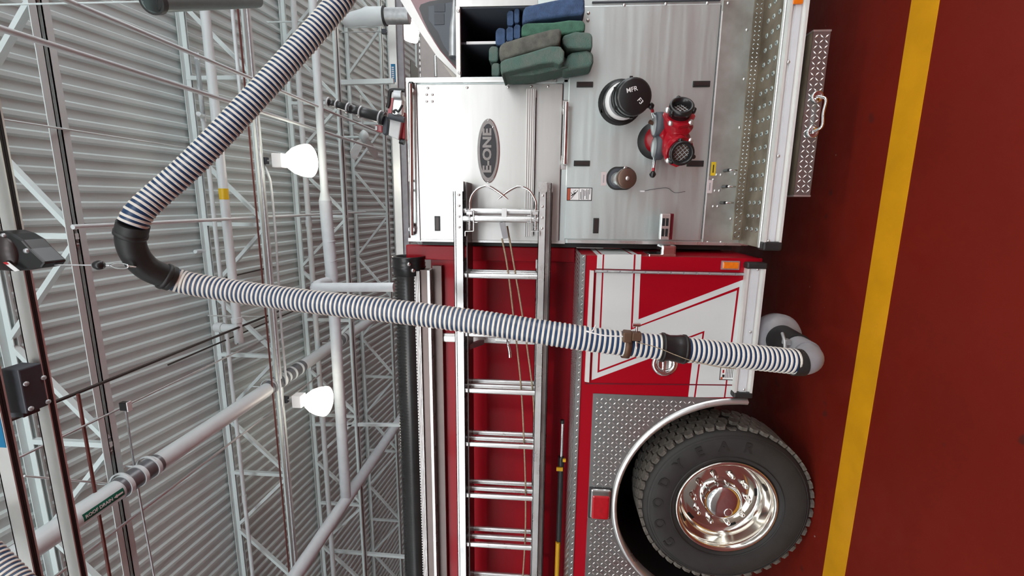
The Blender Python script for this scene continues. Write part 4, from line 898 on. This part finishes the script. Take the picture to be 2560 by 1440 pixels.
MB().box((XL0, 2.64, zB0-.028), (XE, 2.80, zB0-.022)).build('shaded_web', 'anodised', la)
xr1, xr2 = P(1260, 530, 2.6).x, P(1260, 548, 2.6).x
for x, rr, yk in ((xr1, .019, 2.64), (xr2, .018, 2.60)): MB().tube([(x, yk, zB1), (x, yk, zA0)], rr, 16).build('rung', 'alu', la)
hp = P(1260, 536, 2.58); MB().box((xr2, 2.585, hp.z-.014), (xr1+.02, 2.60, hp.z+.014)).build('rung_strap', 'alu', la)
H = lambda x, y: P(1120+x/8, 440+y/8, 2.59)
h1 = smooth_path([H(440, 660), H(440, 520), H(475, 390), H(560, 280), H(680, 215), H(790, 205), H(890, 245), H(1040, 345), H(1205, 470)], 5)
h2 = [q+Vector((0, .012, 0)) for q in smooth_path([H(1755, 690), H(1755, 530), H(1700, 400), H(1620, 290), H(1500, 225), H(1380, 215), H(1270, 260), H(1130, 350), H(985, 470)], 5)]
for h in (h1, h2): MB().tube(h, [.0075]*(len(h)-3)+[.006, .0045, .002], 12).build('roof_hook', 'chrome', la, label='curved chrome roof hook')
for x, s in ((430, 1), (1745, -1)):
    MB().tube([H(x, 660), H(x, 1080)], .0065, 10).build('hook_shaft', 'chrome', la)
    sg = MB(); pt = []
    for k in range(90): t = k/90; ang = 2*math.pi*9*t; q = H(x, 790).lerp(H(x, 1070), t); pt.append(q+Vector((0, .010*math.sin(ang), .010*math.cos(ang))))
    sg.tube(pt, .002, 6).build('hook_spring', 'galv', la, label='steel hook spring')
    MB().box(H(x-55, 770)-Vector((0, .008, 0)), H(x+55, 710)+Vector((0, .012, 0))).build('spring_collar', 'alu', la)
    w = s*85
    for (xa, ya), (xb, yb_) in (((x-s*80, 690), (x+w, 690)), ((x+w, 690), (x+w, 1100)), ((x+w, 1100), (x-s*80, 1105)), ((x-s*80, 1105), (x-s*80, 1200))):
        MB().bar(H(xa, ya), H(xb, yb_), .004, .03, (0, 1, 0)).build('hook_bracket', 'alu', la)
    for y in (800, 930): MB().tube([H(x+w, y), H(x+s*160, y)], .003, 8).build('bracket_pin', 'alu', la)
MB().bar(P(1255, 556, 2.59), P(1264, 596, 2.6), .03, .014, (0, 1, 0)).build('halyard_block', 'grey_paint', la, label='grey halyard pulley block')
rp1 = [P(1255, 596, 2.615), P(1270, 677, 2.625), P(1290, 845, 2.64), P(1303, 970, 2.65), P(1310, 1100, 2.66), P(1314, 1230, 2.67), P(1313, 1345, 2.68), P(1307, 1445, 2.69)]
rp2 = [P(1268, 565, 2.62), P(1288, 680, 2.63), P(1308, 800, 2.64), P(1330, 960, 2.66), P(1336, 1040, 2.67), P(1342, 1120, 2.70)]
for q in (rp1, rp2): MB().tube(smooth_path(q, 4), .0052, 8).build('halyard_rope', 'rope', la, label='tan halyard rope')

# ---- pole tool on the ledge
pt_ = thing('pole_tool', 'pike pole with yellow and black handle lying on the ledge under the ladder', 'tool', P(1405, 1250, 2.72))
zt_ = ZT+.055; yt = 2.80
def PT(y, x=1408): q = P(x, y, yt); return Vector((q.x, yt, zt_))
MB().tube([PT(1056), PT(1142)], .011, 12).build('steel_shaft', 'chrome', pt_)
MB().tube([PT(1050), PT(1058)], .014, 12).build('shaft_tip', 'black_gloss', pt_)
MB().tube([PT(1142), PT(1166)], .021, 14).build('clamp_collar', 'black_gloss', pt_)
MB().box(PT(1172)+Vector((0, -.03, -.012)), PT(1164)+Vector((0, -.018, .03))).build('yellow_tab', 'yellow_handle', pt_); MB().box(PT(1150)+Vector((0, -.025, -.03)), PT(1143)+Vector((0, -.01, -.01))).build('yellow_tab', 'yellow_handle', pt_)
MB().tube([PT(1166), PT(1360)], .018, 14).build('black_grip', 'black_rubber', pt_)
MB().tube([PT(1352)+Vector((0, -.014, .004)), Vector((XL0, yt-.014, zt_+.004))], .016, 14).build('yellow_shaft', 'yellow_handle', pt_)

# ---- deck gun (monitor) on top of the pump house
YG = 3.55
G = lambda x, y, Y=YG: P(800+x/8, 220+y/8, Y)
dg = thing('deck_gun', 'black and red deck gun monitor with stacked nozzle tips on the truck top', 'water monitor', G(1650, 700))
bar = [(150, 270), (185, 278), (190, 279), (330, 325), (340, 328), (400, 345), (540, 395), (550, 398), (630, 420), (640, 422), (800, 470), (820, 476), (880, 495), (1200, 590), (1215, 595), (1290, 620)]
rad = [.028, .028, .021, .023, .029, .026, .028, .034, .036, .031, .033, .040, .037, .042, .048, .048]
MB().tube([G(*q) for q in bar], rad, 20).build('nozzle_tips', 'black_gloss', dg, label='black stacked nozzle tips')
d = (G(1290, 620)-G(150, 270)).normalized()
for x, y, r_ in ((165, 274, .034), (335, 326, .033), (560, 401, .040), (815, 475, .045), (1205, 592, .053)):
    MB().lathe(G(x, y), d, [(r_-.008, -.008), (r_, -.006), (r_, .006), (r_-.008, .008)], 20).build('tip_collar', 'galv', dg)
MB().prism([G(1260, 560), G(1330, 560), G(1360, 640), G(1340, 900), (G(1280, 940)), G(1240, 910)], (0, .06, 0)).build('nozzle_yoke', 'grey_dark', dg, bevel=.008)
MB().tube([G(1375, 560, 3.52), G(1690, 640, 3.52)], .022, 14).build('swivel_arm', 'grey_dark', dg)
MB().prism([G(1480, 100), G(1640, 110), G(1660, 240), G(1640, 560), G(1420, 560), G(1440, 300)], (0, .09, 0)).build('elbow_casting', 'alu', dg, bevel=.012)
MB().tube([G(1490, 140), G(1640, 150)], .035, 16).build('hand_knob', 'galv', dg)
MB().tube(smooth_path([G(1500, 500, 3.5), G(1470, 470, 3.5), G(1520, 440, 3.5), G(1570, 470, 3.5), G(1650, 340, 3.5)], 5), .008, 8).build('locking_lever', 'black_gloss', dg)
MB().prism([G(1400, 610), G(1630, 640), G(1570, 1040), G(1365, 945)], (0, .10, 0)).build('control_box', 'white_label', dg, bevel=.008, label='white control box')
MB().prism([G(1420, 200), G(1470, 190), G(1420, 560), G(1350, 560), G(1360, 430)], (0, .05, 0)).build('riser', 'red_cast', dg)
MB().prism([G(1620, 480, 3.6), G(1700, 480, 3.6), G(1700, 1030, 3.6), G(1590, 1030, 3.6), G(1620, 870, 3.6)], (0, .1, 0)).build('red_base', 'red_cast', dg, bevel=.008)
MB().prism([G(1105, 740, 3.62), G(1240, 750, 3.62), G(1240, 890, 3.62), G(1105, 850, 3.62)], (0, .06, 0)).build('red_box', 'red_cast', dg, bevel=.004)
MB().prism([G(1108, 760, 3.615), G(1150, 760, 3.615), G(1150, 845, 3.615), G(1108, 845, 3.615)], (0, -.004, 0)).build('box_label', 'white_label', dg)
MB().tube(smooth_path([G(1690, 50), G(1460, 40), G(1400, 90), G(1380, 300), G(1350, 400)], 5), .014, 10).build('carry_handle', 'black_rubber', dg)
MB().tube([G(1600, 1060, 3.6), G(1690, 1090, 3.6)], .022, 12).build('drain_knob', 'black_gloss', dg)
MB().box((G(1690, 900).x-.12, 3.4, ZPT), (G(1690, 900).x+.25, 3.9, ZPT+.04)).build('mount_plate', 'red_cast', dg)

# ---- folded attack hoses in and over the hose bay
hs = 6.544
def fold(name, pts, Y0_, Y1_, m, label, group, bev=.016):
    pp = [P(1140+x/hs, y/hs, Y0_) for x, y in pts]
    o = MB().prism(pp, (0, Y1_-Y0_, 0)).build(name, m, bevel=bev); o.modifiers['bevel'].segments = 4
    for p in o.data.polygons: p.use_smooth = False
    return tag(o, label, 'fire hose', group)
gB, gG = 'blue attack hose folds', 'green attack hose folds'
fold('hose_fold', [(1075, 395), (1085, 250), (1105, 125), (1160, 90), (1560, 5), (1800, -40), (2105, -60), (2112, 200), (2060, 240), (1700, 272), (1300, 330)], 2.63, 2.765, 'blue_hose', 'large blue canvas hose fold at the top edge of the picture', gB)
fold('hose_fold', [(1065, 590), (1070, 430), (1110, 390), (1170, 372), (1600, 360), (1850, 322), (2070, 328), (2118, 380), (2112, 500), (1740, 570), (1500, 600)], 2.60, 2.765, 'green_bright', 'brighter green hose fold just below the large blue fold', gG)
fold('hose_fold', [(700, 880), (705, 745), (780, 690), (1100, 590), (1560, 470), (1690, 458), (1732, 490), (1700, 720), (1640, 737), (1180, 850), (720, 1000)], 2.52, 2.74, 'olive_hose', 'olive grey hose fold with frayed patch, in front', gG)
fold('hose_fold', [(725, 1150), (722, 1015), (800, 965), (1180, 860), (1540, 748), (1710, 752), (1775, 840), (1770, 990), (1700, 1060), (1600, 1020), (1400, 1040), (790, 1190), (745, 1235)], 2.50, 2.74, 'green_hose', 'long dusty green hose fold below the olive one', gG)
fold('hose_fold', [(790, 1240), (840, 1185), (1400, 1050), (1700, 1075), (1850, 1085), (1700, 1130), (1270, 1225), (900, 1250)], 2.58, 2.76, 'green_hose', 'thin green hose layer at the bottom of the pile', gG, .008)
fold('hose_fold', [(1740, 640), (1760, 575), (1960, 512), (2190, 528), (2234, 580), (2234, 780), (2150, 790), (1830, 785), (1745, 720)], 2.58, 2.765, 'green_hose', 'square ended green hose fold hanging over the panel, upper one', gG)
fold('hose_fold', [(1700, 1100), (1790, 1020), (1830, 900), (1900, 850), (2150, 815), (2245, 860), (2255, 1030), (2200, 1085), (2000, 1120), (1780, 1160)], 2.60, 2.765, 'green_hose', 'rounded green hose fold hanging lowest over the panel', gG)
for x0, y0, x1, y1, m, lab in ((835, 165, 940, 415, 'blue_hose', 'small blue hose end, leftmost of the upper pair'), (950, 120, 1040, 372, 'blue_hose', 'small blue hose end beside the large blue fold'), (822, 432, 938, 665, 'blue_hose', 'small blue hose end in the middle of the lower three'), (946, 392, 1052, 630, 'blue_hose', 'small blue hose end nearest the bright green fold'), (645, 445, 808, 735, 'blue_hose', 'wide blue hose end deepest in the hose bay'), (535, 745, 692, 1005, 'green_hose', 'short green hose end left of the olive fold'), (578, 1020, 718, 1250, 'green_hose', 'short green hose end at the bay edge')):
    w, h = x1-x0, y1-y0
    fold('hose_end', [(x0, y0+h*.2), (x0+w*.3, y0), (x1-w*.15, y0+h*.03), (x1, y0+h*.15), (x1, y1-h*.1), (x1-w*.2, y1), (x0+w*.1, y1), (x0, y1-h*.12)], 2.80, 3.05, m, lab, gB if 'blue' in m else gG, .010)
